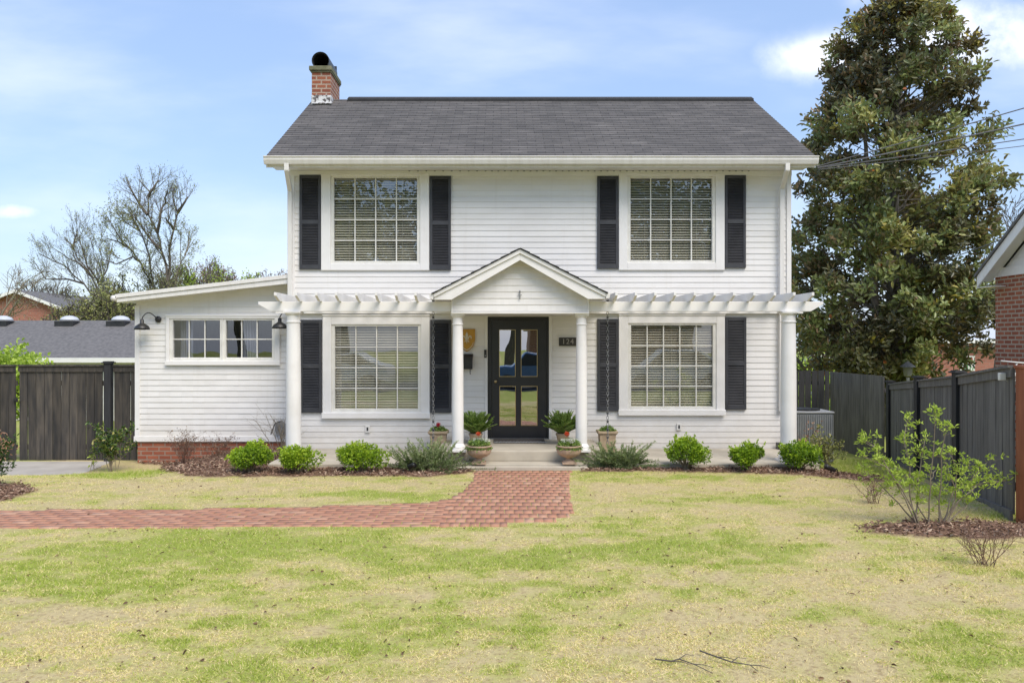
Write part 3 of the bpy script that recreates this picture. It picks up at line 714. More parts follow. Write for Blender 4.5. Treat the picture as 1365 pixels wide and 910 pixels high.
# front door
x0, x1, z0, z1 = dh; Y = YW
m = MB(); m.box(x0-.045, x0, Y-.04, Y+.1, .245, z1+.05); m.box(x1, x1+.05, Y-.04, Y+.1, .245, z1+.05); m.box(x0, x1, Y-.04, Y+.1, z1, z1+.05); fr = m.build('door_casing', 'trim', house, bevel=.004)
m = MB(); m.box(x0+.002, x0+.06, Y-.02, Y+.08, .246, z1-.002); m.box(x1-.035, x1-.002, Y-.02, Y+.08, .246, z1-.002); m.box(x0+.06, x1-.035, Y-.02, Y+.08, z1-.06, z1-.002); m.build('door_frame', 'door', fr, bevel=.004)
gl = [(666,686.6,439.8,501.3),(695,715.8,439.8,501.3),(666.3,686.8,515,566.4),(695.2,715.8,515,566.4)]; gl = [wr(a, Y) for a in gl]
dx0, dx1, dz0, dz1 = x0+.063, x1-.038, .262, z1-.063
m = MB(); wall_core(m, dx0, dx1, Y+.0, Y+.045, dz0, dz1, gl); door = m.build('door', 'door', house)
m = MB()
for a, b, c_, e in gl:
    t = .008; m.box(a-t,a,Y-.008,Y+.01,c_-t,e+t); m.box(b,b+t,Y-.008,Y+.01,c_-t,e+t); m.box(a,b,Y-.008,Y+.01,e,e+t); m.box(a,b,Y-.008,Y+.01,c_-t,c_)
m.build('glazing_bead', 'brass', door)
for a, b, c_, e in gl:
    p = MB(); p.add([(a,Y+.012,c_),(b,Y+.012,c_),(b,Y+.012,e),(a,Y+.012,e)], [(0,1,2,3)]); p.build('door_pane', 'doorglass', door)
kx, kz = X(659.8,Y)+.012, Z(508,Y); m = MB()
m.lathe([(.026,0),(.028,.004),(.012,.01),(.011,.03),(.024,.042),(.027,.055),(.02,.068),(.006,.072)], (0,0,0), 20)
m.v = [(kx+a, Y-.002-c_, kz+b) for a, b, c_ in m.v]; m.build('door_knob', 'brass', door, smooth=True)
m = MB(); m.box(x0, x1, Y-.05, Y+.1, .2445, .26); m.build('threshold', 'steel', fr)
# siding trims at wall outlets
for px, py in ((490,571.5),(905,568.5)):
    xa, za = X(px,Y-.03), Z(py,Y-.03); m = MB(); m.box(xa-.04, xa+.04, Y-.045, Y-.018, za-.06, za+.06); o = m.build('outlet_cover', 'white', house, bevel=.006)
    m = MB(); m.box(xa-.014, xa+.014, Y-.050, Y-.0455, za-.03, za+.03); m.build('outlet_socket', 'black', o)
# wall meter conduit, dark downspout shoe
m = MB(); m.box(X(1037,13.9)-.03, X(1037,13.9)+.05, 13.80, 13.93, .091, .2); m.build('downspout_shoe', 'black', house, bevel=.006)

# ---- side wing
YV = 14.3; wx0, wx1 = X(182,YV), XL-.005
def wr_top(x): t = (x-X(153,13.95))/(X(388,13.95)-X(153,13.95)); return Z(394,13.95)+(Z(367,13.95)-Z(394,13.95))*t-.10
wh = [wr((231,293.8,427,477), YV), wr((301.5,363,427,477), YV)]
whh = [(a-.03, b+.03, c_-.03, e+.03) for a, b, c_, e in wh]
m = MB(); wall_core(m, wx0+.02, wx1, YV, YV+.12, .16, 2.5, whh); m.prism([(wx0+.02,YV,2.501),(wx1,YV,2.501),(wx1,YV,wr_top(wx1)-.02),(wx0+.02,YV,wr_top(wx0)-.02)], (0,.12,0))
m.box(wx0+.02, wx0+.12, YV+.12, 19, .16, 2.5); m.box(wx0+.12, wx1, 18.9, 19, .16, 2.5); m.box(wx0+.12, wx1, YV+.13, 18.88, .1, .15); m.build('wing_wall', 'room', house)
m = MB(); siding(m, (0,YV,0), (1,0,0), (0,-1,0), wx0, wx1, .26, 3.1, whh, wr_top, cell=.2); siding(m, (wx0,0,0), (0,1,0), (-1,0,0), YV, 19, .26, 2.52, ()); m.build('wing_siding', 'siding', house)
m = MB(); m.box(wx0-.02, wx0+.065, YV-.028, YV+.05, .26, 2.55); m.box(wx0-.035, wx1, YV-.036, YV+.02, .165, .262); m.build('wing_trim', 'trim', house, bevel=.005)
m = MB(); m.box(wx0+.02, wx1, YV+.0, YV+.1, -.4, .162); m.box(wx0+.02, wx0+.1, YV+.1, 19, -.4, .162); m.build('foundation', 'brick', house)
m = MB(); xa, xb = X(154,13.95), X(389,13.95)-.0
def zr_(x): return wr_top(x)+.10
m.prism([(xa,13.97,zr_(xa)),(xb,13.97,zr_(xb)),(xb,13.97,zr_(xb)-.06),(xa,13.97,zr_(xa)-.06)], (0,5.4,0)); wroof = m.build('wing_roof', 'metalroof', house)
m = MB(); m.prism([(xa,13.93,zr_(xa)+.02),(xb,13.93,zr_(xb)+.02),(xb,13.93,zr_(xb)-.045),(xa,13.93,zr_(xa)-.045)], (0,.038,0)); m.prism([(xa+.02,13.95,zr_(xa)-.046),(xb,13.95,zr_(xb)-.046),(xb,13.95,zr_(xb)-.135),(xa+.02,13.95,zr_(xa)-.115)], (0,.02,0)); m.build('wing_fascia', 'gutter', wroof, bevel=.003)
m = MB(); m.prism([(xa+.02,13.972,zr_(xa)-.10),(xb,13.972,zr_(xb)-.10),(xb,13.972,zr_(xb)-.115),(xa+.02,13.972,zr_(xa)-.115)], (0,.33,0)); m.build('wing_soffit', 'trim', wroof)
m = MB(); kz_ = zr_(xa); m.tube([(xa-.03,13.93,kz_-.045),(xa-.03,19.4,kz_-.045)], .05, 14); m.build('wing_gutter', 'gutter', wroof, smooth=True)
tr = wr((221.3,373,420,482), YV-.03)
mid = (wh[0][1]+wh[1][0])/2
window((tr[0], mid-.002, tr[2], tr[3]), wh[0], 3, 2, YV, blind=False, sill=False, curtain=[(.08,.34)])
window((mid+.002, tr[1], tr[2], tr[3]), wh[1], 3, 2, YV, blind=False, sill=False, curtain=[(.30,.62)])
m = MB(); m.box(tr[0]-.01, tr[1]+.01, YV-.065, YV-.046, tr[2]-.06, tr[2]+.015); m.box(tr[0]-.008, tr[1]+.008, YV-.056, YV-.046, tr[3]-.02, tr[3]+.006); m.build('window_sill', 'trim', house, bevel=.004)

# ------------------------------------------------------------------ things on the wall
def lamp(px, py, label):
    Y = YV-.03; xm, zm = X(px,Y), Z(py,Y)
    t = thing('wall_lamp', label, 'wall lamp', (xm, Y, zm), 'gooseneck wall lamps')
    m = MB(); m.lathe([(.055,0),(.055,.012),(.04,.022),(.018,.03)], (0,0,0), 20); m.v = [(a, -c_, b) for a, b, c_ in m.v]; o = m.build('mount', 'black', t, smooth=True); o.location = (0,0,0)
    m = MB(); pts = []
    for i in range(13):
        a = i/12; pts.append((-.19*a - .015*math.sin(a*PI), -.03-.17*a, .11*math.sin(a*PI*.92) + .0*a))
    pts += [(-.195,-.205,-.03)]
    m.tube([(0,-.01,0)]+pts, .009, 8); o = m.build('arm', 'black', t, smooth=True); o.location = (0,0,0)
    m = MB(); m.lathe([(.016,.0),(.03,-.01),(.032,-.07),(.055,-.085),(.10,-.115),(.125,-.15),(.131,-.185),(.127,-.185),(.118,-.155),(.09,-.12),(.04,-.09)], (-.195,-.205,0), 28); o = m.build('lamp_shade', 'black', t, smooth=True); o.location = (0,0,0)
lamp(211, 425.5, 'black gooseneck barn lamp on the far left of the side wing, left of its windows')
lamp(392, 424, 'black gooseneck barn lamp half hidden behind the left porch column')

# house number plaque
xa, xb, za, zb = wr((745,769.5,449.7,461), YW-.03)
t = thing('number_plaque', 'dark rectangular house number plaque reading 124 to the right of the door', 'sign', ((xa+xb)/2, YW-.03, za))
m = MB(); m.box(xa, xb, YW-.04, YW-.022, za, zb); m.build('plate', 'slate', t, bevel=.003)
cu = bpy.data.curves.new('n', 'FONT'); cu.body = '124'; cu.size = .125; cu.extrude = .003; cu.align_x = 'CENTER'; cu.align_y = 'CENTER'; cu.space_character = 1.15
tmp = bpy.data.objects.new('n', cu); C.objects.link(tmp); dg = bpy.context.evaluated_depsgraph_get(); me = bpy.data.meshes.new_from_object(tmp.evaluated_get(dg)); bpy.data.objects.remove(tmp)
me.materials.clear(); me.materials.append(M['numgrey']); o = bpy.data.objects.new('numerals', me); C.objects.link(o); o.parent = t; o.rotation_euler = (PI/2, 0, 0); o.location = (-.005, -.014, (zb-za)/2)

# shield
scx, sz0, sz1 = X(622.3,YW-.03), Z(468.7,YW-.03), Z(438.5,YW-.03); hw = X(633.3,YW)-X(622.3,YW); hh = sz1-sz0
t = thing('shield_plaque', 'mustard yellow shield with a pale fleur-de-lis, partly behind the left door column', 'plaque', (scx, YW-.03, sz0))
def shield(k, inset=0):
    pts = [(-hw,1),(hw,1),(hw,.55),(hw*.93,.40),(hw*.72,.22),(hw*.38,.08),(0,0),(-hw*.38,.08),(-hw*.72,.22),(-hw*.93,.40),(-hw,.55)]
    cx_, cz_ = 0, .55
    return [(scx + a*k, sz0 + hh*(cz_ + (b-cz_)*k)) for a, b in pts]
def flat(mb, pts, y, th): mb.prism([(a, y, b) for a, b in pts], (0, th, 0))
m = MB(); flat(m, shield(1), YW-.045, .02); m.build('shield_plate', 'gold', t, bevel=.003)
m = MB(); A_ = shield(.90); B_ = shield(.84)
for i in range(len(A_)):
    j = (i+1) % len(A_)
    if i in (3,4,5,6,7,8): flat(m, [A_[i], A_[j], B_[j], B_[i]], YW-.048, .0029)
s0 = .052; fx, fz = scx, sz0+hh*.56
m.prism([(fx+a*s0*1.2, YW-.05, fz+b*s0*1.2) for a, b in [(0,2),(.35,1.2),(.3,.6),(.12,0),(.1,-.9),(0,-1.3),(-.1,-.9),(-.12,0),(-.3,.6),(-.35,1.2)]], (0,.0049,0))
for sx in (1,-1):
    m.prism([(fx+sx*a*s0*1.2, YW-.0495, fz+b*s0*1.2) for a, b in [(.15,-.1),(.35,.55),(.75,1.0),(1.15,.95),(1.35,.55),(1.3,.1),(1.05,.15),(1.1,.5),(.9,.68),(.6,.4),(.42,-.15)][::sx]], (0,.0044,0))
    m.prism([(fx+sx*a*s0*1.2, YW-.0492, fz+b*s0*1.2) for a, b in [(.12,-.25),(.4,-.3),(.7,-.75),(.5,-.85),(.25,-.5),(.12,-.45)][::sx]], (0,.0041,0))
m.build('emblem', 'cream', t)

# mailbox
xa, xb, za, zb = wr((608,629.9,471.4,491.8), YW-.06)
t = thing('mailbox', 'black wall mounted mailbox below the yellow shield', 'mailbox', ((xa+xb)/2, YW-.02, za))
m = MB(); m.box(xa, xb, YW-.13, YW-.022, za, zb-.06); m.build('box', 'black', t, bevel=.006)
m = MB(); m.prism([(xa-.008,YW-.145,zb-.075),(xa-.008,YW-.145,zb-.055),(xa-.008,YW-.10,zb-.01),(xa-.008,YW-.022,zb),(xa-.008,YW-.022,zb-.055)], (xb-xa+.016,0,0)); m.build('lid', 'black', t, bevel=.004)
m = MB(); m.tube([(xb-.04,YW-.10,za),(xb-.04,YW-.11,za-.06),(xb-.035,YW-.135,za-.085)], .007, 8); m.build('paper_hook', 'black', t); m = MB(); m.tube([(xa+.04,YW-.10,za),(xa+.04,YW-.11,za-.06),(xa+.045,YW-.135,za-.085)], .007, 8); m.build('paper_hook', 'black', t)
xa, xb, za, zb = wr((645.2,648.8,466,476.7), YW-.04)
t = thing('doorbell', 'slim black video doorbell on the white trim left of the door', 'doorbell', ((xa+xb)/2, YW-.04, za))
m = MB(); m.box(xa, xb, YW-.065, YW-.041, za, zb); m.build('doorbell_body', 'black', t, bevel=.005)
m = MB(); m.lathe([(.012,0),(.012,.004)], (0,0,0), 14); m.v = [((xa+xb)/2+a, YW-.0655-c_, za+.035+b) for a, b, c_ in m.v]; m.build('button', 'grey', t)
# gable ornament
ox, oz, oy = X(693,YG-.02), Z(393,YG-.02), YG-.03
t = thing('gable_ornament', 'small grey finial shaped ornament on the porch gable siding', 'ornament', (ox, oy, oz))
m = MB(); m.tube([(ox,oy,oz-.055),(ox,oy,oz+.05)], .007, 8); m.tube([(ox-.03,oy,oz),(ox+.03,oy,oz)], .006, 8); m.build('cross', 'steel', t)
m = MB(); m.lathe([(.002,-.02),(.014,-.008),(.014,.008),(.002,.02)], (ox,oy-.004,oz+.05), 12); m.build('bulb', 'steel', t, smooth=True); m = MB(); m.lathe([(.002,-.02),(.012,0),(.002,.018)], (ox,oy-.004,oz-.05), 12); m.build('bulb', 'steel', t, smooth=True)
# doormat
t = thing('doormat', 'dark woven doormat lying in front of the black door', 'doormat', (X(692,13.8), 13.75, .246))
m = MB(); xa, xb = X(658,13.75), X(726,13.75); m.box(xa, xb, 13.42, 13.92, .246, .262); m.build('mat_pad', 'mat', t, bevel=.004)
m = MB(); x = xa+.01
while x < xb-.02: m.tube([(x,13.43,.266),(x+.035,13.405,.262),(x+.05,13.44,.266)], .008, 6); x += .055
m.build('braided_edge', 'grey', t)

# rain chains
def chain(px, py1, label):
    Yc = 12.70; x = X(px,Yc); z = Z(399,Yc); z1 = Z(py1,Yc)
    t = thing('rain_chain', label, 'rain chain', (x, Yc, z1), 'rain chains')
    m = MB(); k = 0
    while z > z1:
        L_ = .052; zc_ = z-L_*.5; a = []
        for i in range(13):
            q = 2*PI*i/12; dx_ = .017*math.cos(q); dz_ = L_*.56*math.sin(q)
            a.append((x+dx_, Yc, zc_+dz_) if k % 2 == 0 else (x, Yc+dx_, zc_+dz_))
        m.tube(a, .0045, 5, cap=False); z -= L_*.92; k += 1
    m.build('links', 'steel', t, smooth=True)
    m = MB(); z = Z(399,Yc); k = 0
    while z > z1:
        m.lathe([(.006,-.02),(.014,-.012),(.019,.018),(.017,.018),(.010,-.010)], (x,Yc,z-.03), 10); z -= .125; k += 1
    m.build('cup', 'black', t, smooth=True)
chain(577.5, 592, 'metal rain chain hanging in front of the shutter left of the portico')
chain(810, 591, 'metal rain chain hanging in front of the shutter right of the portico')

# ------------------------------------------------------------------ plants
def lm(name, cols, **k): M[name] = leaf_mat(name, cols, **k)
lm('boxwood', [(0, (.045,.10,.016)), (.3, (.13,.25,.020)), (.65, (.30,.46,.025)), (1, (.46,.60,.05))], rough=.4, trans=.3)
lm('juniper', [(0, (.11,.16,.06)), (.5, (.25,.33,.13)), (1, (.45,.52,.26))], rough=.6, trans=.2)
lm('camellia', [(0, (.03,.06,.015)), (.6, (.08,.15,.03)), (.88, (.20,.26,.05)), (1, (.42,.38,.12))], rough=.28, trans=.2)
lm('spring', [(0, (.26,.38,.05)), (.5, (.46,.60,.09)), (1, (.62,.74,.16))], rough=.5, trans=.45)
lm('fern', [(0, (.08,.15,.03)), (.6, (.22,.34,.07)), (1, (.38,.50,.13))], rough=.45, trans=.3)
lm('white_petals', [(0, (.55,.58,.45)), (1, (.85,.85,.78))], rough=.6, trans=.3)
lm('red_petals', [(0, (.60,.05,.02)), (1, (.80,.16,.06))], rough=.5, trans=.3)
lm('crimson_petals', [(0, (.45,.01,.03)), (1, (.70,.03,.06))], rough=.5, trans=.3)
lm('dusty', [(0, (.16,.21,.15)), (1, (.38,.44,.34))], rough=.7, trans=.2)
lm('olive', [(0, (.13,.15,.045)), (.5, (.27,.30,.08)), (1, (.46,.44,.17))], rough=.5, trans=.3)
lm('pink_new', [(0, (.42,.20,.12)), (1, (.70,.45,.30))], rough=.5, trans=.3)
lm('buds', [(0, (.20,.21,.08)), (.5, (.36,.39,.14)), (1, (.54,.56,.26))], rough=.7, trans=.3)
lm('redbuds', [(0, (.18,.10,.08)), (1, (.34,.21,.17))], rough=.8, trans=.2)
lm('magnolia', [(0, (.09,.095,.045)), (.3, (.18,.18,.07)), (.55, (.20,.26,.08)), (.8, (.33,.38,.12)), (.93, (.42,.38,.10)), (.965, (.50,.42,.07)), (1, (.42,.13,.03))], rough=.32, trans=.34, back=(.36,.25,.15), spec=.6)
lm('deepgreen', [(0, (.025,.055,.015)), (1, (.10,.18,.04))], rough=.6, trans=.25)

def gnd(x, y): return float(hgt(x, y))
def boxwood(px, pyb, w_px, h_px, label, seed, sq=.9):
    rg = np.random.default_rng(seed); 
    Yb = 12.0 if pyb > 630 else 12.0; Yb = F*(H-.02)/(pyb-HY)+.16; x = X(px, Yb); r0 = w_px*Yb/F/2; h = h_px*Yb/F; z = gnd(x, Yb)
    t = thing('boxwood_shrub', label, 'shrub', (x, Yb, z), 'clipped boxwoods along the porch bed')
    # lumps
    nl = 26; lp = rg.normal(size=(nl,3)); lp /= np.linalg.norm(lp,axis=1)[:,None]; lp[:,2] = np.abs(lp[:,2])*1.0-.25
    cen = np.array([0,0,h*.46]); rad = np.array([r0*.78, r0*.72, h*.44]); LC = cen + lp*rad*rg.uniform(.55,1.0,(nl,1)); LC[:,2] = np.maximum(LC[:,2], h*.14)
    LR = r0*rg.uniform(.20,.40,nl)
    n = 5200; k = rg.integers(0,nl,n); u = rg.normal(size=(n,3)); u /= np.linalg.norm(u,axis=1)[:,None]; q = rg.uniform(.35,1.0,n)**.5
    P = LC[k] + u*(LR[k]*q)[:,None]; ok = P[:,2] > .015; P, u, q, k = P[ok], u[ok], q[ok], k[ok]; n = len(P)
    out = np.linalg.norm((P-cen)/rad, axis=1)
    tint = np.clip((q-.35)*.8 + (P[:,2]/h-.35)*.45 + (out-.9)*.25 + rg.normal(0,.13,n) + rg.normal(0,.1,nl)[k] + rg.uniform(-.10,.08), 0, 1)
    D = u*.8 + rg.normal(size=(n,3))*.5 + np.array([0,0,.45])
    sp_ = LC[rg.integers(0,nl,16)]; dv = unit((sp_-cen)+np.array([0,0,.12])+rg.normal(0,.05,(16,3))); st = rg.uniform(0,1,(16,14,1)); PS = (sp_[:,None] + dv[:,None]*(LR.mean()*.8 + st*.085)).reshape(-1,3) + rg.normal(0,.006,(224,3))
    PA = np.concatenate([P, PS]); DA = np.concatenate([D, np.repeat(dv,14,0)*.7 + rg.normal(size=(224,3))*.6]); TA = np.concatenate([tint, np.clip(rg.normal(.8,.12,224),0,1)])
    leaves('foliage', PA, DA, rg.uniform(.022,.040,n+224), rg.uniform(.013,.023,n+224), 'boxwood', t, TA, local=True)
    m = MB()
    for i in range(nl):
        e = LC[i]; m.tube([(0,0,-.02),(e[0]*.4,e[1]*.4,e[2]*.5),tuple(e)], [.009,.006,.003], 5)
    o = m.build('branch', 'greytwig', t); o.location = (0,0,0)
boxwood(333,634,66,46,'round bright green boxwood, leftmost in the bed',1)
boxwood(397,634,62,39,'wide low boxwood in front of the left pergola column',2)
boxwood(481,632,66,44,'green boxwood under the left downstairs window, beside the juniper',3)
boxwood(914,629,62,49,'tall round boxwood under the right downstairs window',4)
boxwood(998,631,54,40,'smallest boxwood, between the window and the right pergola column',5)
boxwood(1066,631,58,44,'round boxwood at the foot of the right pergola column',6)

def juniper(px, pyb, w_px, h_px, label, seed, gmat='juniper'):
    rg = random.Random(seed); Yb = F*(H-.02)/(pyb-HY)+.3; x = X(px,Yb); r0 = w_px*Yb/F/2; h = h_px*Yb/F; z = gnd(x,Yb)
    t = thing('juniper_shrub', label, 'shrub', (x,Yb,z), 'spreading junipers beside the urns')
    m = MB(); P = []; D = []; T = []
    for i in range(150):
        a = rg.uniform(0,2*PI); el = rg.uniform(.12,1.25); L_ = r0*rg.uniform(.55,1.05)
        d = Vector((math.cos(a)*math.cos(el), math.sin(a)*math.cos(el)*.62, math.sin(el)*h/r0*1.1)); p = Vector((rg.uniform(-.4,.4)*r0, rg.uniform(-.12,.12), .02)); pts = [p.copy()]
        for s2 in range(7):
            d = Vector((d.x+rg.gauss(0,.08), d.y+rg.gauss(0,.08), d.z+(-.035 if s2 < 4 else .03))); p = p + d*L_/7; p.z = max(p.z, .03); pts.append(p.copy())
        m.tube(pts, [.005-.0005*k for k in range(8)], 3)
        for a_, b_ in zip(pts[1:], pts[2:]):
            dr = (b_-a_).normalized()
            for k in range(15):
                q = a_.lerp(b_, rg.random()); s3 = Vector((rg.gauss(0,1),rg.gauss(0,1),rg.gauss(.3,1))).normalized()
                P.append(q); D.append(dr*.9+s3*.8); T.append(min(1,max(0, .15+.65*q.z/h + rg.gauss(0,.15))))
    o = m.build('branch','greytwig',t); o.location = (0,0,0); n = len(P)
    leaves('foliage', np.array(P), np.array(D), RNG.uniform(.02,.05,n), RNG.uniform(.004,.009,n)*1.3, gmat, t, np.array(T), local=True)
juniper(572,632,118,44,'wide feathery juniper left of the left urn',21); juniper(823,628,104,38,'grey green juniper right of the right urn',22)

# potted plants
def local_build(m, name, mt, t, smooth=False, bevel=0):
    o = m.build(name, mt, t, smooth, bevel); o.location = (0,0,0); return o
def urn(px, label, seed, bloom):
    rg = np.random.default_rng(seed); Yu = 12.22; x = X(px,Yu)
    t = thing('urn_planter', label, 'planter', (x,Yu,.09 if Yu > 12.2 else .066), 'stone urns beside the entry step')
    m = MB(); m.box(-.105,.105,-.105,.105,0,.03)
    m.lathe([(.092,.03),(.088,.045),(.06,.055),(.045,.075),(.046,.085),(.07,.095),(.115,.115),(.155,.145),(.172,.18),(.175,.215),(.160,.225),(.165,.24),(.188,.255),(.192,.27),(.185,.278),(.165,.275),(.15,.25)], (0,0,0), 60, flute=(6,9,20,.07))
    o = local_build(m, 'pot', 'urn', t, True); md = o.modifiers.new('split','EDGE_SPLIT'); md.split_angle = .7
    m = MB(); m.lathe([(.155,.0),(.15,.01)], (0,0,.245), 20); local_build(m, 'soil', 'dirtbr', t)
    n = 1100; a = rg.uniform(0,2*PI,n); r = .19*np.sqrt(rg.random(n)); P = np.stack([r*np.cos(a), r*np.sin(a), .27+.10*(1-(r/.21)**2)*rg.random(n)-.05*(r>.165)], 1)
    leaves('foliage', P, rdir(n,.6), rg.uniform(.02,.05,n), rg.uniform(.01,.02,n), 'fern', t, local=True)
    n = 600; cxs = rg.uniform(-.12,.14,9); cys = rg.uniform(-.16,.06,9); k = rg.integers(0,9,n)
    P = np.stack([cxs[k]+rg.normal(0,.022,n), cys[k]+rg.normal(0,.022,n), .325+rg.uniform(0,.05,n)], 1)
    leaves('white_blossom', P, rdir(n,.8), rg.uniform(.008,.018,n), rg.uniform(.008,.014,n), 'white_petals', t, local=True)
    m = MB(); m.tube([(0,0,.26),(.005,-.01,.36),(bloom*.1,-.02,.43)], .004, 5); local_build(m, 'stem', 'greytwig', t)
    n = 170; P = np.array([bloom*.1,-.02,.445]) + rdir(n)*rg.uniform(.0,.035,(n,1))*np.array([1,1,.85]); leaves('flower', P, rdir(n,.6), rg.uniform(.012,.024,n), rg.uniform(.012,.02,n), 'red_petals', t, local=True)
urn(638.5,'ribbed stone urn with white and red flowers on the left of the entry step',31,-.1); urn(758.5,'ribbed stone urn with white and red flowers on the right of the entry step',32,-.3)

def box_planter(px, label, seed, red):
    rg = np.random.default_rng(seed); Yp = 13.62; x = X(px,Yp)
    t = thing('square_planter', label, 'planter', (x,Yp,.09), 'square stone planters below the rain chains')
    m = MB(); b = .118; q = .135
    m.add([(-b,-b,.03),(b,-b,.03),(b,b,.03),(-b,b,.03),(-q,-q,.29),(q,-q,.29),(q,q,.29),(-q,q,.29)], [(0,3,2,1),(0,1,5,4),(1,2,6,5),(2,3,7,6),(3,0,4,7),(4,5,6,7)])
    m.box(-.13,.13,-.13,.13,0,.029); m.box(-.15,.15,-.15,.15,.291,.305); 
    for a in ((-.165,.165,-.165,-.13),(-.165,.165,.13,.165),(-.165,-.13,-.13,.13),(.13,.165,-.13,.13)): m.box(*a,.306,.345)
    local_build(m, 'pot', 'stone', t, bevel=.006)
    n = 700; a = rg.uniform(0,2*PI,n); r = .15*np.sqrt(rg.random(n)); P = np.stack([r*np.cos(a), r*np.sin(a), .31+.11*(1-(r/.17)**2)*rg.random(n)], 1)
    leaves('foliage', P, rdir(n,.5), rg.uniform(.02,.05,n), rg.uniform(.012,.026,n), 'fern', t, local=True)
    if red:
        m = MB(); m.tube([(0,-.02,.3),(.0,-.03,.42)], .004, 5); local_build(m, 'stem', 'greytwig', t)
        n = 160; P = np.array([0,-.03,.44]) + rdir(n)*rg.uniform(0,.038,(n,1)); leaves('flower', P, rdir(n,.6), rg.uniform(.012,.024,n), rg.uniform(.012,.02,n), 'crimson_petals', t, local=True)
box_planter(584.5,'square stone planter with a dark red flower, left of the portico',41,True); box_planter(809,'square stone planter with low green leaves only, right of the portico',42,False)

def fern(px, label, seed, hgt_=.62):
    rg = random.Random(seed); Yf = 13.35; x = X(px,Yf); t = thing('potted_fern', label, 'potted plant', (x,Yf,.244), 'bushy potted plants flanking the door')
    m = MB(); m.lathe([(.07,0),(.105,.14),(.115,.15),(.115,.175),(.10,.175),(.09,.15)], (0,0,0), 24); local_build(m, 'pot', 'stone', t, True)
    P = []; D = []; T = []; Ls = []; m = MB()
    for i in range(150):
        a = rg.uniform(0,2*PI); el = rg.uniform(.7,1.5); L_ = rg.uniform(.20,.38); d = Vector((math.cos(a)*math.cos(el), math.sin(a)*math.cos(el), math.sin(el))); p = Vector((math.cos(a)*.05, math.sin(a)*.05, .16)); pts = [p.copy()]
        for s2 in range(7): d = (d+Vector((0,0,-.06))+Vector((rg.gauss(0,.04),rg.gauss(0,.04),0))); p = p+d.normalized()*L_/7; pts.append(p.copy())
        m.tube(pts, [.003,.0028,.0026,.0024,.002,.0018,.0015,.001], 3)
        for a_, b_ in zip(pts[1:], pts[2:]):
            dr = (b_-a_).normalized(); sd = dr.cross(Vector((0,0,1))).normalized()
            for k in range(4):
                for s3 in (1,-1): P.append(a_.lerp(b_, k/4)); D.append(dr*.8+sd*s3*.8+Vector((0,0,.2))); T.append(min(1,max(0,.2+.6*(b_.z/.6)+rg.gauss(0,.15))))
    local_build(m, 'stem', 'greytwig', t); n = len(P)
    leaves('foliage', np.array(P), np.array(D), RNG.uniform(.04,.075,n), RNG.uniform(.011,.018,n), 'fern', t, np.array(T), local=True)
fern(634,'leafy green potted plant standing left of the black door',51); fern(750,'leafy green potted plant standing right of the black door',52)

# generic woody growth
def grow(mb, p, d, L_, r, lvl, P, rg, segs):
    n = max(3, int(P['seg'][min(lvl, len(P['seg'])-1)])); pts = [p.copy()]; rad = [r]; end = r*P['tap']
    for i in range(n):
        w_ = P['wob']*(1 + .4*lvl); d = (d + Vector((rg.gauss(0,w_), rg.gauss(0,w_), rg.gauss(0,w_) + P['up']*(1 if lvl else .3)))).normalized()
        p = p + d*(L_/n); pts.append(p.copy()); rad.append(r+(end-r)*(i+1)/n)
    mb.tube(pts, rad, 7 if lvl == 0 else (5 if lvl == 1 else 3), cap=False)
    segs.append((lvl, pts))
    if lvl >= P['lv']: return
    k = P['kids'][lvl]
    for j in range(k):
        t_ = P['t0'][lvl] + (1-P['t0'][lvl])*(j+rg.uniform(.1,.9))/k; t_ = min(t_, .999); i = min(int(t_*n), n-1); q = pts[i].lerp(pts[i+1], t_*n-i); base = (pts[i+1]-pts[i]).normalized()
        ax = base.orthogonal().normalized(); ang = rg.uniform(0,2*PI); side = (ax*math.cos(ang) + base.cross(ax)*math.sin(ang))
        sp = P['sp'][lvl]*rg.uniform(.7,1.25); nd = (base*math.cos(sp) + side*math.sin(sp)).normalized()
        rr = rad[i]*P['rr']*rg.uniform(.8,1.05)
        grow(mb, q, nd, L_*P['lr'][lvl]*rg.uniform(.75,1.15)*(1.15-.45*t_), max(rr, P['rmin']), lvl+1, P, rg, segs)
def bare_tree(label, px, Yt, pybase, h, seed, leafmat=None, nleaf=0, kids=(7,6,5,5), lean=0, r=.2, mt='bark', sp=(.55,.6,.6,.6), lsize=.1, trunkf=.45, spread=1, up=.07, lv=4, name='bare_tree', group='trees beyond the left fence', t0=(.35,.3,.25,.2)):
    rg = random.Random(seed); x = X(px,Yt); z = gnd(x,Yt)
    t = thing(name, label, 'tree', (x,Yt,z), group)
    m = MB(); segs = []
    grow(m, Vector((0,0,-.1)), Vector((lean,0,1)).normalized(), h*trunkf, r, 0, dict(seg=(7,6,5,4,3), tap=.55, wob=.07, up=up, lv=lv, kids=kids, t0=t0, sp=sp, lr=(.75*spread,.68,.6,.55), rr=.62, rmin=.011), rg, segs)
    zs = max(q.z for _, pts in segs for q in pts); k = h/zs
    m.v = [(a*k, b*k, c_*k) for a, b, c_ in m.v]
    tm = MB(); tm.tube([q*k for q in segs[0][1]], [r*k*1.02*(1-.45*i/7) for i in range(len(segs[0][1]))], 9); local_build(tm, 'trunk', mt, t, True)
    local_build(m, 'crown', mt, t, True)
    if nleaf:
        tips = [pts for l_, pts in segs if l_ >= lv-1]; P = np.array([tuple(rg.choice(rg.choice(tips))*k) for _ in range(nleaf)]) + RNG.normal(0,.13,(nleaf,3))
        leaves('young_leaves', P, rdir(nleaf,.2), RNG.uniform(.5,1.2,nleaf)*lsize, RNG.uniform(.4,.8,nleaf)*lsize*.8, leafmat, t, local=True)
    return t
def hz(py, Yt, x=None): return Z(py,Yt)-gnd(0,Yt)
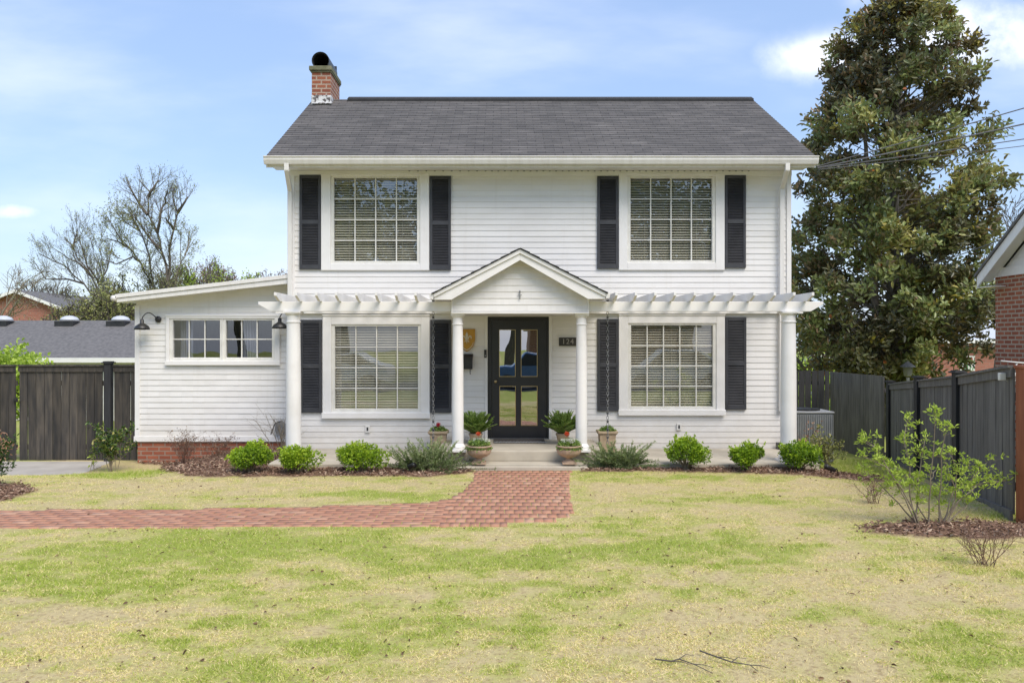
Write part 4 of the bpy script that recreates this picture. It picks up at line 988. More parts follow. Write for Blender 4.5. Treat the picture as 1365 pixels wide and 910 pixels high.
def limbed_tree(label, Yt, limbs, seed, leafmat, nleaf, lsize, r0=.12, mt='bark', twig=(7,4,3), tl=1.5, up=.05, group='trees beyond the left fence'):
    rg = random.Random(seed); x = X(limbs[0][0][0], Yt); z = gnd(x, Yt); base = Vector((x, Yt, z)); t = thing('bare_tree', label, 'tree', tuple(base), group); m = MB(); tk = MB(); segs = []
    b0 = Vector((0, 0, -.1))
    for li, pl in enumerate(limbs):
        dy = 0; pts = []
        for i, (px, py) in enumerate(pl):
            dy += rg.uniform(-.5, .5) if i else 0; pts.append(Vector((X(px,Yt+dy), Yt+dy, Z(py,Yt+dy))) - base)
        if li == 0: pts = [b0] + pts
        elif pl[0] == limbs[0][0]: pts = [Vector((rg.gauss(0,.05),0,-.1))] + pts
        fine = []
        for a, b in zip(pts, pts[1:]):
            k = max(2, int((b-a).length/.35))
            for q in range(k): fine.append(a.lerp(b, q/k) + Vector((rg.gauss(0,.03), rg.gauss(0,.03), 0)))
        fine.append(pts[-1]); n = len(fine); ra = r0*(1 if li < 2 else .62); rad = [ra*(1-.82*(i/n)**.8) for i in range(n)]
        (tk if li < 2 else m).tube(fine, rad, 7, cap=False)
        for i in range(n//5, n-1):
            for _ in range(1 + (rg.random() < .55)):
                if fine[i].z < 1.5: continue
                ax = (fine[i+1]-fine[i]).normalized(); sd_ = ax.orthogonal().normalized(); an = rg.uniform(0,2*PI); side = sd_*math.cos(an)+ax.cross(sd_)*math.sin(an); sp_ = rg.uniform(.35,.85)
                grow(m, fine[i], (ax*math.cos(sp_)+side*math.sin(sp_)+Vector((0,0,.15))).normalized(), tl*rg.uniform(.5,1.1)*(1-.35*i/n), max(.009,rad[i]*.42), 1, dict(seg=(5,5,4,3), tap=.35, wob=.06, up=up, lv=3, kids=(0,twig[1],twig[2]), t0=(.2,.2,.15), sp=(.5,.55,.6), lr=(.6,.55,.55), rr=.6, rmin=.006), rg, segs)
    local_build(tk, 'trunk', mt, t, True); local_build(m, 'crown', mt, t, True)
    if nleaf:
        tips = [p_ for l_, p_ in segs if l_ >= 2]; P = np.array([tuple(rg.choice(rg.choice(tips))) for _ in range(nleaf)]) + RNG.normal(0,.08,(nleaf,3)); leaves('young_leaves', P, rdir(nleaf,.2), RNG.uniform(.5,1.2,nleaf)*lsize, RNG.uniform(.4,.8,nleaf)*lsize*.8, leafmat, t, local=True)
limbed_tree('tall bare tree with forking dark limbs above the wing roof', 36, [[(223,384),(222,354),(214,332),(210,310),(198,286),(198,255),(186,240)],[(223,384),(226,332),(231,305),(238,283),(229,264),(234,248)],[(210,310),(213,283),(218,270),(224,255)],[(198,286),(185,272),(176,252),(170,240)],[(231,305),(225,296),(221,290)],[(238,283),(246,268),(250,262)],[(214,332),(200,318),(187,300),(178,285)],[(198,262),(206,250),(212,240)]], 5, 'buds', 2600, .07, tl=1.35, twig=(7,5,4))
limbed_tree('leaning bare tree with pale green buds left of the tallest bare tree', 37, [[(204,384),(187,349),(171,330),(154,308),(141,286)],[(204,384),(200,341),(187,308),(168,297),(156,284)],[(187,349),(176,342),(154,352),(136,345)],[(171,330),(158,322),(143,318)],[(187,308),(178,295),(172,280)]], 8, 'buds', 4600, .085, r0=.09, tl=1.45, twig=(7,5,4))
limbed_tree('slender pale bare tree right of the tallest bare tree', 37, [[(232,384),(237,363),(246,341),(259,319)],[(232,384),(240,350),(241,325),(240,305)],[(246,341),(252,318),(252,305)]], 6, 'buds', 2000, .08, r0=.06, tl=1.1, mt='greytwig')
limbed_tree('vase shaped bare tree with upright brown branches behind the grey roof', 40, [[(141,425),(112,378),(84,354),(52,338)],[(141,425),(124,371),(97,332),(86,316)],[(141,425),(134,380),(127,341),(118,308)],[(141,425),(138,360),(132,330),(137,304)],[(112,378),(90,372),(62,372),(48,352)],[(134,380),(112,345),(106,315)],[(124,371),(108,352),(92,345),(70,330)],[(134,380),(145,350),(150,325)],[(97,332),(100,318),(104,305)]], 12, 'buds', 3600, .075, r0=.09, tl=1.6, up=.09, twig=(7,5,4))
bare_tree('pale bare tree at the left edge of the view', -6, 46, 0, hz(338,46), 14, 'buds', 900, kids=(6,5,4,4), r=.12, lsize=.07, mt='greytwig')
bare_tree('small bare tree tinged green, low behind the wing roof near the tall tree', 262, 42, 0, hz(330,42), 15, 'buds', 1800, kids=(7,5,5,5), r=.12, lsize=.08, trunkf=.4)
bare_tree('reddish budding tree behind the wing roof', 302, 52, 0, hz(334,52), 16, 'redbuds', 9000, kids=(9,7,6,4), r=.2, sp=(.8,.7,.7,.6), lsize=.13, trunkf=.4)
bare_tree('reddish treetop just left of the house corner', 385, 56, 0, hz(350,56), 17, 'redbuds', 4000, kids=(8,6,6,4), r=.2, sp=(.8,.7,.7,.6), lsize=.12, trunkf=.4)
bare_tree('low bushy tree in fresh green leaf behind the wing roof', 266, 40, 0, hz(340,40), 18, 'spring', 5200, kids=(8,6,5,4), r=.12, sp=(.8,.7,.7,.6), lsize=.12, trunkf=.4)
bare_tree('low yellow green tree behind the grey roof beside the wing', 150, 36, 0, hz(376,36), 19, 'olive', 6500, kids=(9,7,6,4), r=.12, sp=(.9,.8,.7,.6), lsize=.12, trunkf=.4)
bare_tree('low olive tree in front of the brick gable building', 92, 38, 0, hz(388,38), 20, 'olive', 3500, kids=(9,7,6,4), r=.12, sp=(.9,.8,.7,.6), lsize=.11, trunkf=.4)
bare_tree('low green tree just left of the wing roof end', 175, 38, 0, hz(352,38), 23, 'buds', 8000, kids=(9,7,6,4), r=.12, sp=(.9,.8,.7,.6), lsize=.12, trunkf=.4)
bare_tree('hazy bare tree between the left edge and the brick gable', 45, 60, 0, hz(355,60), 24, 'buds', 1500, kids=(8,6,6,4), r=.2, lsize=.1, sp=(.7,.7,.7,.6), trunkf=.4)
bare_tree('slender leafless tree behind the brick neighbour house', 1322, 27, 0, Z(215,27)+.9, 31, None, 0, kids=(6,4,4,3), r=.07, sp=(.45,.5,.5,.5), trunkf=.6, group='trees beyond the right fence', t0=(.45,.3,.3,.3))
bare_tree('leafless tree rising above the neighbour gable', 1362, 29, 0, Z(240,29)+.9, 32, None, 0, kids=(7,5,4,3), r=.08, lean=-.1, sp=(.5,.5,.5,.5), trunkf=.55, group='trees beyond the right fence')
bare_tree('grey forked tree with young leaves behind the back fence, beside the house corner', 1098, 26, 0, Z(395,26)+1, 33, 'spring', 1200, kids=(5,5,5,4), r=.16, lsize=.1, mt='greytwig', group='trees beyond the right fence', trunkf=.5)
for i, (px, Yt, py, lab, mt_) in enumerate(((1082,34,470,'rounded green bush just above the back fence','spring'),(1120,48,425,'green hedge tree far beyond the back fence','deepgreen'),(1180,52,440,'dark hedge tree far behind the magnolia','deepgreen'),(10,24,463,'bright green leafy bush just over the left fence','spring'))):
    rg = np.random.default_rng(60+i); x = X(px,Yt); z = gnd(x,Yt); h = Z(py,Yt)-z; t = thing('round_bush', lab, 'bush', (x,Yt,z))
    n = 3600; u = rdir(n); r_ = rg.uniform(.5,1,n)[:,None]; P = u*r_*np.array([h*.55,h*.5,h*.5])*(1+.22*np.sin(u[:,:1]*7)*np.cos(u[:,2:3]*6)) + np.array([0,0,h*.52]); leaves('foliage', P, rdir(n,.3), .14, .09, mt_, t, local=True)
    m = MB(); 
    for k in range(9): a = k*.7; m.tube([(0,0,0),(math.cos(a)*h*.15,math.sin(a)*h*.15,h*.3),(math.cos(a)*h*.35,math.sin(a)*h*.3,h*.75)], [.05,.035,.012], 5)
    local_build(m, 'stem', 'bark', t)

def magnolia():
    Ym = 22.5; prof = [(-34,1196,1226),(-10,1176,1243),(18,1160,1250),(36,1118,1272),(60,1098,1288),(80,1098,1312),(100,1101,1310),(122,1108,1298),(150,1084,1292),(178,1062,1322),(196,1064,1338),(222,1058,1322),(250,1056,1336),(272,1058,1326),(300,1054,1318),(340,1046,1310),(372,1042,1322),(400,1040,1332),(440,1046,1328),(462,1052,1316),(478,1068,1290),(496,1110,1250),(512,1140,1225)]
    pys = np.array([a[0] for a in prof]); zl = H+(HY-pys)*Ym/F; lo = np.array([(a[1]-VX)*Ym/F for a in prof]); hi = np.array([(a[2]-VX)*Ym/F for a in prof])
    cx = X(1188,Ym); z0 = gnd(cx,Ym)
    t = thing('magnolia_tree', 'tall evergreen magnolia with glossy dark leaves to the right of the house', 'tree', (cx,Ym,z0))
    rg = np.random.default_rng(77); C_ = []
    zs, ls, hs = zl[::-1], lo[::-1], hi[::-1]
    CL = []
    while len(CL) < 535:
        z = zs[0] + (zs[-1]-zs[0])*rg.uniform(0, 1)**1.18; a = np.interp(z, zs, ls); b = np.interp(z, zs, hs); mid = (a+b)/2; R = (b-a)/2
        q = rg.uniform(0,2*PI); rr = rg.uniform(0,1)**.40*.93; x = mid + R*rr*math.cos(q); y = R*.95*rr*math.sin(q)
        if z > 2.6 and any((x-e[0])**2+(y-e[1])**2+(1.3*(z-e[2]))**2 < (.30 if z > 5 else .22)**2 for e in CL): continue
        CL.append((x, y, z, rg.uniform(.22,.46)))
    for x, y, z, r_ in CL:
        for _ in range(int(5+r_*18)):
            d = rg.normal(size=3); d /= np.linalg.norm(d); d = d*rg.uniform(.3,1)*r_*.92; C_.append((x+d[0], Ym+y+d[1], z+d[2]*.75))
    Cn = np.array(C_); ax = np.interp(Cn[:,2], zs, (ls+hs)/2)
    outw = Cn - np.stack([ax, np.full(len(Cn),Ym), Cn[:,2]-.4], 1); outw = unit(outw)
    k = 12; n = len(Cn)*k; idx = np.repeat(np.arange(len(Cn)), k)
    axis = unit(outw*.9 + np.array([0,0,.55]) + rg.normal(size=(len(Cn),3))*.35); D = unit(axis[idx]*.55 + rdir(n)*.85)
    P = Cn[idx] + D*.03 + rg.normal(0,.085,(n,3))
    nrm = unit(axis[idx]*1.2 + rg.normal(size=(n,3))*.35)
    cl = fbm(Cn[:,0]*1.3+20, Cn[:,2]*1.3, 2); tint = np.clip(.25 + 1.6*(cl[idx]-.42) + rg.normal(0,.14,n), 0, .9)
    sp = rg.random(len(Cn)) < .022; tint = np.where(sp[idx] & (rg.random(n) < .6), .962, tint); tint = np.where(rg.random(n) < .004, 1.0, tint)
    top = (Cn[idx][:,2] > Z(50,Ym)); tint = np.where(top & (rg.random(n) < .3), .90+.05*rg.random(n), tint)
    Pl = P - np.array([cx,Ym,z0])
    leaves('crown', Pl, D, rg.uniform(.12,.21,n), rg.uniform(.058,.088,n), 'magnolia', t, tint, fold=.18, local=True, nrm=nrm)
    # trunk and limbs
    rp = random.Random(3); m = MB(); trunk = [Vector((0,0,-.1)),Vector((.02,0,2)),Vector((.1,.1,4)),Vector((.05,0,6)),Vector((.15,.05,8)),Vector((.28,0,10)),Vector((.3,0,11.5))]
    m.tube(trunk, [.24,.2,.17,.14,.10,.06,.025], 10); m.tube([Vector((.02,0,1.2)),Vector((-.35,.1,3)),Vector((-.55,.1,5.5)),Vector((-.7,.0,8.0)),Vector((-.9,0,9.6))], [.15,.12,.09,.055,.02], 8); local_build(m, 'trunk', 'mag_bark', t, True)
    m = MB(); sel = rp.sample(range(len(Cn)), 520)
    for i in sel:
        e = Vector(Cn[i]) - Vector((cx,Ym,z0)); zz = max(.6, e.z - rp.uniform(.3,1.5)*(.5+abs(e.x)*.35)); j = min(int(zz/2), 5); b0 = trunk[min(j,5)].lerp(trunk[min(j+1,6)], (zz/2-j) % 1); b0.z = zz
        mid_ = b0.lerp(e, .5) + Vector((rp.gauss(0,.12), rp.gauss(0,.12), rp.gauss(-.1,.1))); m.tube([b0, mid_, e], [.028,.016,.006], 4, cap=False)
    local_build(m, 'limb', 'mag_bark', t)
magnolia()

# small woody shrubs
def shrub(name, label, px, Ys, stems, h, w_, mt, seed, leaf=None, nleaf=0, lsz=.05, lv=2, r=.006, group=None, kids=(4,3,3), lw=.5, wob=.10, tint=None, up=.03):
    rg = random.Random(seed); x = X(px,Ys); z = gnd(x,Ys); t = thing(name, label, 'shrub', (x,Ys,z), group); m = MB(); segs = []
    for i in range(stems):
        a = 2*PI*(i+rg.random())/stems; o = rg.uniform(.25,1)*w_/h
        grow(m, Vector((rg.gauss(0,.03),rg.gauss(0,.03),-.02)), Vector((math.cos(a)*o, math.sin(a)*o, 1)).normalized(), h*rg.uniform(.55,.95), r, 0, dict(seg=(6,4,3), tap=.45, wob=wob, up=up, lv=lv, kids=kids, t0=(.3,.2,.2), sp=(.6,.7,.7), lr=(.5,.5,.5), rr=.7, rmin=.0018), rg, segs)
    zs = max(q.z for _, pts in segs for q in pts); k = h/zs; m.v = [(a, b, c_*k) for a, b, c_ in m.v]; local_build(m, 'stem', mt, t)
    if leaf:
        tips = [pts for l_, pts in segs if l_ >= max(1, lv-1)]; P = []
        for _ in range(nleaf): q = rg.choice(rg.choice(tips)[1:]); P.append((q.x+rg.gauss(0,lsz*.3), q.y+rg.gauss(0,lsz*.3), q.z*k+rg.gauss(0,lsz*.3)))
        P = np.array(P); n = len(P); leaves('foliage', P, rdir(n,.5), RNG.uniform(.7,1.3,n)*lsz, RNG.uniform(.7,1.2,n)*lsz*lw, leaf, t, local=True)
    return t
shrub('camellia_shrub','glossy dark green shrub against the left fence by the wing corner',149,13.3,11,.78,.11,'greytwig',71,'camellia',900,.062,up=.06)
shrub('barberry_shrub','leafless reddish brown twiggy shrub in front of the wing foundation, left clump',246,13.5,26,.66,.50,'twig',72,'deadleaf',260,.03,r=.004,lv=2,wob=.14,group='leafless twiggy shrubs by the wing')
shrub('barberry_shrub','leafless reddish brown twiggy shrub in front of the wing foundation, right clump',290,13.4,20,.48,.50,'twig',73,'deadleaf',200,.03,r=.004,lv=2,wob=.14,group='leafless twiggy shrubs by the wing')
shrub('bare_shrub','tall grey leafless shrub beside the left pergola column',373,13.2,9,.98,.32,'greytwig',74,None,0,r=.008,lv=2,wob=.12)
shrub('bare_shrub','small pale shrub with dry curled leaves beside the air conditioner',1079,13.6,6,.86,.28,'twig',75,'pink_new',70,.045,r=.006,lv=1)
shrub('olive_shrub','loose olive green shrub in front of the air conditioner',1102,13.2,10,.72,.26,'greytwig',76,'olive',700,.05,up=.04)
shrub('bare_shrub','low reddish leafless shrub on the lawn, left of the bright green shrub',1162,F*H/(672-HY),14,.36,.20,'twig',77,'spring',30,.04,r=.003,lv=2,wob=.12)
shrub('bare_shrub','leafless reddish twiggy shrub standing in a green tuft at the lower right',1311,F*H/(757-HY),16,.46,.26,'twig',78,None,0,r=.0035,lv=2,wob=.12)
t = shrub('nandina_shrub','dark green shrub with pink new tips at the left edge of the lawn',-24,F*H/(655-HY),14,.72,.24,'greytwig',79,'deepgreen',1500,.055,up=.05,lw=.35)
n = 110; cc = np.array([(.22,-.05,.70),(.26,0,.60),(.34,-.05,.52),(.05,.1,.80)]); P = cc[RNG.integers(0,4,n)] + RNG.normal(0,.045,(n,3)); leaves('new_growth', P, rdir(n,.6), .05, .014, 'pink_new', t, local=True)
shrub('seedling_shrub','tiny upright seedlings at the far edge of the gravel pad',125,13.3,3,.28,.06,'greytwig',80,'spring',20,.05,lv=1)

def spring_shrub():
    Ys = 8.45; t = thing('leafy_shrub', 'multi stemmed shrub with bright yellow green leaves near the right fence', 'shrub', (X(1240,Ys),Ys,gnd(4.5,Ys))); rg = random.Random(9); base = wloc(t); m = MB(); P = []; D = []; T = []
    ST = [[(1224,702),(1205,665),(1190,635),(1172,602),(1152,580)],[(1224,702),(1214,660),(1210,620),(1205,585),(1212,556)],[(1226,702),(1206,650),(1180,622),(1150,606)],[(1237,702),(1239,650),(1241,600),(1243,545)],[(1250,702),(1252,650),(1256,605),(1262,566)],
          [(1258,702),(1278,670),(1300,645),(1330,642),(1342,640)],[(1258,702),(1272,665),(1276,630),(1268,600)],[(1258,702),(1283,660),(1306,625),(1325,610)],[(1258,700),(1266,650),(1255,610),(1242,605)],[(1224,702),(1222,650),(1228,610),(1232,580)],
          [(1224,702),(1195,670),(1165,640),(1146,624)],[(1240,702),(1225,672),(1233,650)],[(1258,702),(1285,675),(1298,650),(1290,615)],[(1258,702),(1250,672),(1240,640),(1252,625)]]
    for k, st in enumerate(ST):
        dy = rg.uniform(-.45,.45); pts = []
        for i, (px, py) in enumerate(st):
            Yk = Ys + dy*i/len(st); pts.append(Vector((X(px+rg.gauss(0,2),Yk), Yk, Z(py,Yk))) - base)
        pts[0].z = -.02; fine = []
        for a, b in zip(pts, pts[1:]):
            for q in range(3): fine.append(a.lerp(b, q/3)+Vector((rg.gauss(0,.006),rg.gauss(0,.006),0)))
        fine.append(pts[-1]); nf = len(fine); m.tube(fine, [.009*(1-.75*i/nf) for i in range(nf)], 5)
        tall = k in (3,4)
        def cl(q, nn, up=.7, sc=1):
            for _ in range(nn): P.append(q+Vector((rg.gauss(0,.018),rg.gauss(0,.018),rg.gauss(0,.014)))); D.append(Vector((rg.gauss(0,1),rg.gauss(0,1),rg.gauss(up,.6)))); T.append(min(1,max(0,rg.gauss(.55,.22))))
        cl(fine[-1], 22 if tall else 16)
        if tall: cl(fine[-1]+Vector((.05,0,-.03)), 14); cl(fine[-1]+Vector((-.05,0,-.02)), 14)
        for i in range(nf//3 if not tall else nf-2, nf-1):
            for _ in range(2):
                d_ = Vector((rg.gauss(0,1),rg.gauss(0,1),rg.gauss(.5,.7))).normalized(); L_ = rg.uniform(.05,.17); e = fine[i]+d_*L_; m.tube([fine[i], fine[i].lerp(e,.5)+Vector((0,0,-.01)), e], [.003,.0025,.0015], 3); cl(e, rg.randint(7,14)); cl(fine[i].lerp(e,.5), 4)
    local_build(m, 'stem', 'greytwig', t); n = len(P)
    leaves('foliage', np.array(P), np.array(D), RNG.uniform(.026,.062,n), RNG.uniform(.010,.019,n), 'spring', t, np.array(T), local=True)
spring_shrub()

# fallen twigs on the lawn
for i, (pts, lab) in enumerate((([(873,889),(895,892),(905,889),(925,896),(950,908)],'thin dark fallen twig at the bottom of the lawn, left one'),([(933,878),(955,886),(975,893),(1000,897),(1010,905)],'thin dark fallen twig at the bottom of the lawn, right one'))):
    w3 = [(*G(a, b), .0) for a, b in pts]; w3 = [Vector((a, b, gnd(a,b)+.03)) for a, b, _ in w3]; m = MB(); m.tube(w3, [.005,.005,.004,.003,.002], 5)
    for k in (1,2,3): m.tube([w3[k], w3[k]+Vector((.05,.04*(-1)**k,.012)), w3[k]+Vector((.10,.05*(-1)**k,.0))], [.003,.0025,.0015], 4)
    o = m.build('fallen_twig', 'twigdark'); tag(o, lab, 'twig', 'fallen twigs on the lawn')

# ------------------------------------------------------------------ bed accessories
def spot(px, py, Ysp, label, rz):
    x = X(px,Ysp); t = thing('garden_spotlight', label, 'spotlight', (x,Ysp,gnd(x,Ysp)), 'black garden spotlights'); t.rotation_euler = (0,0,rz)
    m = MB(); m.tube([(0,0,0),(0,0,.09)], .011, 8); local_build(m, 'stake', 'black', t); m = MB(); m.tube([(.06,0,.07),(.03,0,.088),(-.07,0,.125),(-.095,0,.134)], [.028,.034,.036,.042], 14); local_build(m, 'lamp_head', 'black', t, True)
    m = MB(); m.tube([(.03,0,.09),(.09,.0,.10),(.12,0,0)], .009, 6); local_build(m, 'bracket', 'black', t)
spot(1108,625,12.1,'black garden spotlight in the mulch right of the last boxwood',.2); spot(546,632,11.75,'black garden spotlight under the left juniper',2.6)
# hose reel behind column
x, Yq = X(372,14.1), 14.12; t = thing('hose_reel', 'round grey ribbed reel with a crank on the wing wall beside the pergola column', 'hose reel', (x,Yq,.5)); zc_ = Z(571,Yq)
m = MB(); m.lathe([(.115,0),(.12,.008),(.12,.03),(.05,.034)], (0,0,0), 28, flute=(0,2,26,.05)); m.v = [(x+a*.8, Yq+.1-c_, zc_+b*1.1) for a, b, c_ in m.v]; m.build('drum', 'steel', t)
m = MB(); m.tube([(x+.02,Yq+.03,zc_+.12),(x-.07,Yq+.0,zc_+.10),(x-.13,Yq-.02,zc_-.06),(x-.13,Yq-.06,zc_-.09)], .010, 8); m.tube([(x-.07,Yq,zc_+.10),(x-.09,Yq-.02,zc_+.15)], .008, 6); m.build('crank', 'black', t)

# ------------------------------------------------------------------ fences
def fence_run(root, A, B, z0a, z0b, z1a, z1b, mt, bw=.14, gap=.008, cap=True, kick=False, th=.02, back=True, sd=1, gapvar=0):
    rg = random.Random(sd); A = Vector((*A,0)); B = Vector((*B,0)); L_ = (B-A).length; d = (B-A).normalized(); nn = Vector((d.y,-d.x,0)); 
    if nn.dot(Vector((0,0,0))-A) < 0: nn = -nn
    m = MB(); u = gap
    while u < L_-bw*.4:
        w2 = min(bw, L_-u-.004); t_ = (u+w2/2)/L_; zb = z0a+(z0b-z0a)*t_ + rg.uniform(0,.012); zt = z1a+(z1b-z1a)*t_ + (rg.uniform(-.012,.0) if not cap else -.002)
        c_ = A + d*(u+w2/2) + nn*rg.uniform(-.003,.003); c_.z = (zb+zt)/2; m.obox(c_, d*w2/2, nn*th/2, Vector((rg.gauss(0,.002),0,(zt-zb)/2))); u += w2 + gap + rg.uniform(0,gapvar)
    o = m.build('board_panel', mt, root)
    m = MB()
    def rail(za, zb_, hgt2, off, t2=.02):
        a = A + nn*off; b = B + nn*off; a.z = za; b.z = zb_; m.prism([a, b, b+Vector((0,0,hgt2)), a+Vector((0,0,hgt2))], nn*t2)
    if cap: rail(z1a-.10, z1b-.10, .10, .012, .022); rail(z1a, z1b, .028, -.03, .09)
    if kick: rail(z0a-.06, z0b-.06, .11, .012, .03)
    if back: rail(z1a-.35, z1b-.35, .09, -.055, .04); rail(z0a+.25, z0b+.25, .09, -.055, .04)
    if m.v: m.build('rail', mt, root)
def post(root, x, y, z0, z1, s2=.05, mt='fencepost', cap=True):
    m = MB(); m.box(x-s2,x+s2,y-s2,y+s2,z0,z1); o = m.build('post', mt, root, bevel=.004)
    if cap:
        m = MB(); m.box(x-s2-.03,x+s2+.03,y-s2-.03,y+s2+.03,z1,z1+.022); m.prism([(x-s2-.01,y-s2-.01,z1+.0225),(x+s2+.01,y-s2-.01,z1+.0225),(x+s2+.01,y+s2+.01,z1+.0225),(x-s2-.01,y+s2+.01,z1+.0225)], (0,0,.015)); m.build('post_cap', mt, o, bevel=.006)
YF = 14.6; zt = Z(488,YF); zb = Z(617.5,YF)
f1 = thing('board_fence', 'weathered dark grey vertical board fence to the left of the side wing', 'fence', (X(90,YF),YF,zb))
fence_run(f1, (X(152,YF),YF), (X(182.5,YF),YF), zb,zb,zt,zt,'greenfence', .140, .006, gapvar=.007, sd=4); post(f1, X(145.5,YF), YF-.02, zb-.1, Z(484,YF), .062)
g1 = thing('fence_gate', 'weathered grey double gate of vertical boards with a black latch, left of the wing', 'gate', (X(70,YF),YF,zb))
fence_run(g1, (X(26,YF),YF), (X(140,YF),YF), zb,zb,zt,zt,'greenfence', .140, .006, gapvar=.007, sd=5); fence_run(g1, (X(-110,YF),YF), (X(21.5,YF),YF), zb,zb,zt,zt,'greenfence', .140, .006, gapvar=.007, sd=6)
m = MB(); lx, lz = X(23.5,YF), Z(533,YF); m.box(lx-.05,lx+.02,YF-.05,YF-.02,lz-.035,lz+.035); m.tube([(lx-.03,YF-.06,lz),(lx+.10,YF-.055,lz-.005)], .008, 6); m.lathe([(.02,0),(.02,.02)], (lx,YF-.06,lz), 10); m.build('latch','black',g1)
# right fence
RF = [(1352,690,490,8.62),(1278,658,503,None),(1225.5,633,508.5,None),(1187,615,513,None)]
pts = [(5.42,8.62),(6.13,10.95),(6.87,13.4),(8.08,16.9)]
f2 = thing('board_fence', 'dark charcoal board fence running back along the right side of the lawn', 'fence', (6.5,12,-.2))
tops = []
for (px, pb, pt_, _), (xx, yy) in zip(RF, pts): tops.append((Z(pb,yy), Z(pt_,yy)))
xs_ = [X(p[0], q[1]) for p, q in zip(RF, pts)]; PT = [(xs_[i], pts[i][1]) for i in range(4)]
for i in range(3):
    fence_run(f2, PT[i], PT[i+1], tops[i][0]+.03, tops[i+1][0]+.03, tops[i][1], tops[i+1][1], 'darkfence', .125, .004, kick=True, sd=20+i)
for i in (1,2,3): post(f2, PT[i][0]-.03, PT[i][1]-.03, tops[i][0]-.2, tops[i][1]+.06, .055)
A1 = (X(1178.5,17.1),17.1); B1 = (X(1107,19.6),19.6)
f3 = thing('board_fence', 'plain charcoal board fence turning back between the air conditioner and the posts', 'fence', (A1[0],A1[1],-.6))
fence_run(f3, B1, A1, -.75, -.75, Z(495,19.6), Z(501,17.1), 'darkfence', .10, .0, cap=False, sd=30)
f4 = thing('board_fence', 'short black stained back fence seen between the house corner and the angled fence', 'fence', (B1[0]-1,20,-.6))
fence_run(f4, (X(1030,19.8),19.8), (X(1105.5,19.8),19.8), -.75, -.75, Z(493.5,19.8), Z(493.5,19.8), 'fencepost', .14, .006, cap=False, sd=31, gapvar=.02)
px_ = PT[0]; t = thing('red_stained_post', 'thick reddish brown wooden post at the right edge, nearer than the dark fence', 'post', (px_[0]+.10,8.5,.0))
m = MB(); m.box(px_[0]-.0, px_[0]+.22, 8.40, 8.60, -.1, Z(491,8.5)); m.build('timber','redpost',t,bevel=.008); m = MB(); m.box(px_[0]-.015, px_[0]+.235, 8.385, 8.615, Z(491,8.5), Z(487,8.5)); m.build('cap_board','redpost',t,bevel=.006)
t = thing('cable_bundle', 'looped white cables and small white box on top of the right fence', 'cable', (X(1335,8.9),8.9,1.6)); x, y, z = X(1336,8.9), 8.86, Z(500,8.9)
m = MB(); m.tube([(x+.12,y-.04,z+.14),(x+.06,y-.05,z+.06),(x,y-.05,z-.06),(x+.05,y-.05,z-.10),(x+.10,y-.05,z-.03),(x+.02,y-.05,z+.0)], .006, 6); m.tube([(x-.07,y-.05,z+.16),(x+.12,y-.05,z+.14),(x+.30,y-.05,z+.13)], .007, 6); m.build('loop','white',t,smooth=True)
m = MB(); m.box(x-.10,x-.03,y-.08,y-.04,z-.05,z+.03); m.build('junction_box','white',t,bevel=.006); m = MB(); m.box(x+.05,x+.11,y-.07,y-.03,z-.01,z+.03); m.build('junction_box','white',t,bevel=.006)

# air conditioner
x0, x1, yA = X(1052,15.6), X(1113,15.6), 15.6; zA0, zA1 = gnd(6,15.6), Z(548.5,15.6)
t = thing('air_conditioner', 'grey outdoor air conditioning unit beyond the right corner of the house', 'air conditioner', ((x0+x1)/2,yA+.4,zA0))
m = MB(); m.box(x0+.02,x1-.02,yA+.02,yA+.82,zA0+.04,zA1-.04); m.build('casing','ac',t,bevel=.02)
m = MB(); x = x0+.03
while x < x1-.03: m.box(x,x+.012,yA+.003,yA+.019,zA0+.08,zA1-.06); x += .035
m.build('grille','grey',t)
m = MB(); m.box(x0,x1,yA,yA+.84,zA1-.039,zA1); m.build('top_cover','grey',t,bevel=.015)
m = MB(); m.lathe([(.30,0),(.30,.03),(.26,.03)], ((x0+x1)/2,yA+.42,zA1), 24); m.build('fan_guard','black',t)
# post lantern beyond fence
Yl = 21; x = X(1210,Yl); zl_ = Z(494,Yl); t = thing('post_lantern', 'grey lantern on a post just beyond the right fence', 'lamp', (x,Yl,-1)); 
m = MB(); m.tube([(x,Yl,-1),(x,Yl,Z(503,Yl))], .04, 10); m.build('post','grey',t)
m = MB(); m.lathe([(.05,0),(.10,.03),(.13,.24),(.11,.25)], (x,Yl,Z(502,Yl)), 6); m.build('glass_cage','steel',t)
m = MB(); m.lathe([(.19,0),(.17,.03),(.08,.10),(.05,.12),(.02,.15)], (x,Yl,Z(502,Yl)+.25), 16); m.build('lantern_roof','ac',t)

# ------------------------------------------------------------------ neighbour buildings
nb = thing('brick_house', 'red brick neighbour house with white gable at the right edge', 'house', (9.1,11,-.6))
NX, NY0, NY1 = 9.1, 7.4, 15.0; zbt = Z(370,15.0)
ra, rb = (15.07, Z(368.5,15.07)), (13.7, Z(284,13.7)); nsl = (rb[1]-ra[1])/(ra[0]-rb[0]); nya = (ra[0]+NY0-.07)/2; nza = ra[1]+(ra[0]-nya)*nsl
def ntop(y): return ra[1]+(ra[0]-y)*nsl if y > nya else ra[1]+(y-(NY0-.07))*nsl
m = MB(); m.box(NX, NX+9, NY0, NY1, -.9, zbt); m.build('wall','brick_n',nb)
m = MB(); m.prism([(NX+.01,NY0,zbt+.001),(NX+.01,NY1,zbt+.001),(NX+.01,NY1,ntop(NY1)-.1),(NX+.01,nya,nza-.15),(NX+.01,NY0,ntop(NY0)-.1)], (.1,0,0)); gw = m.build('gable_wall','trim',nb)
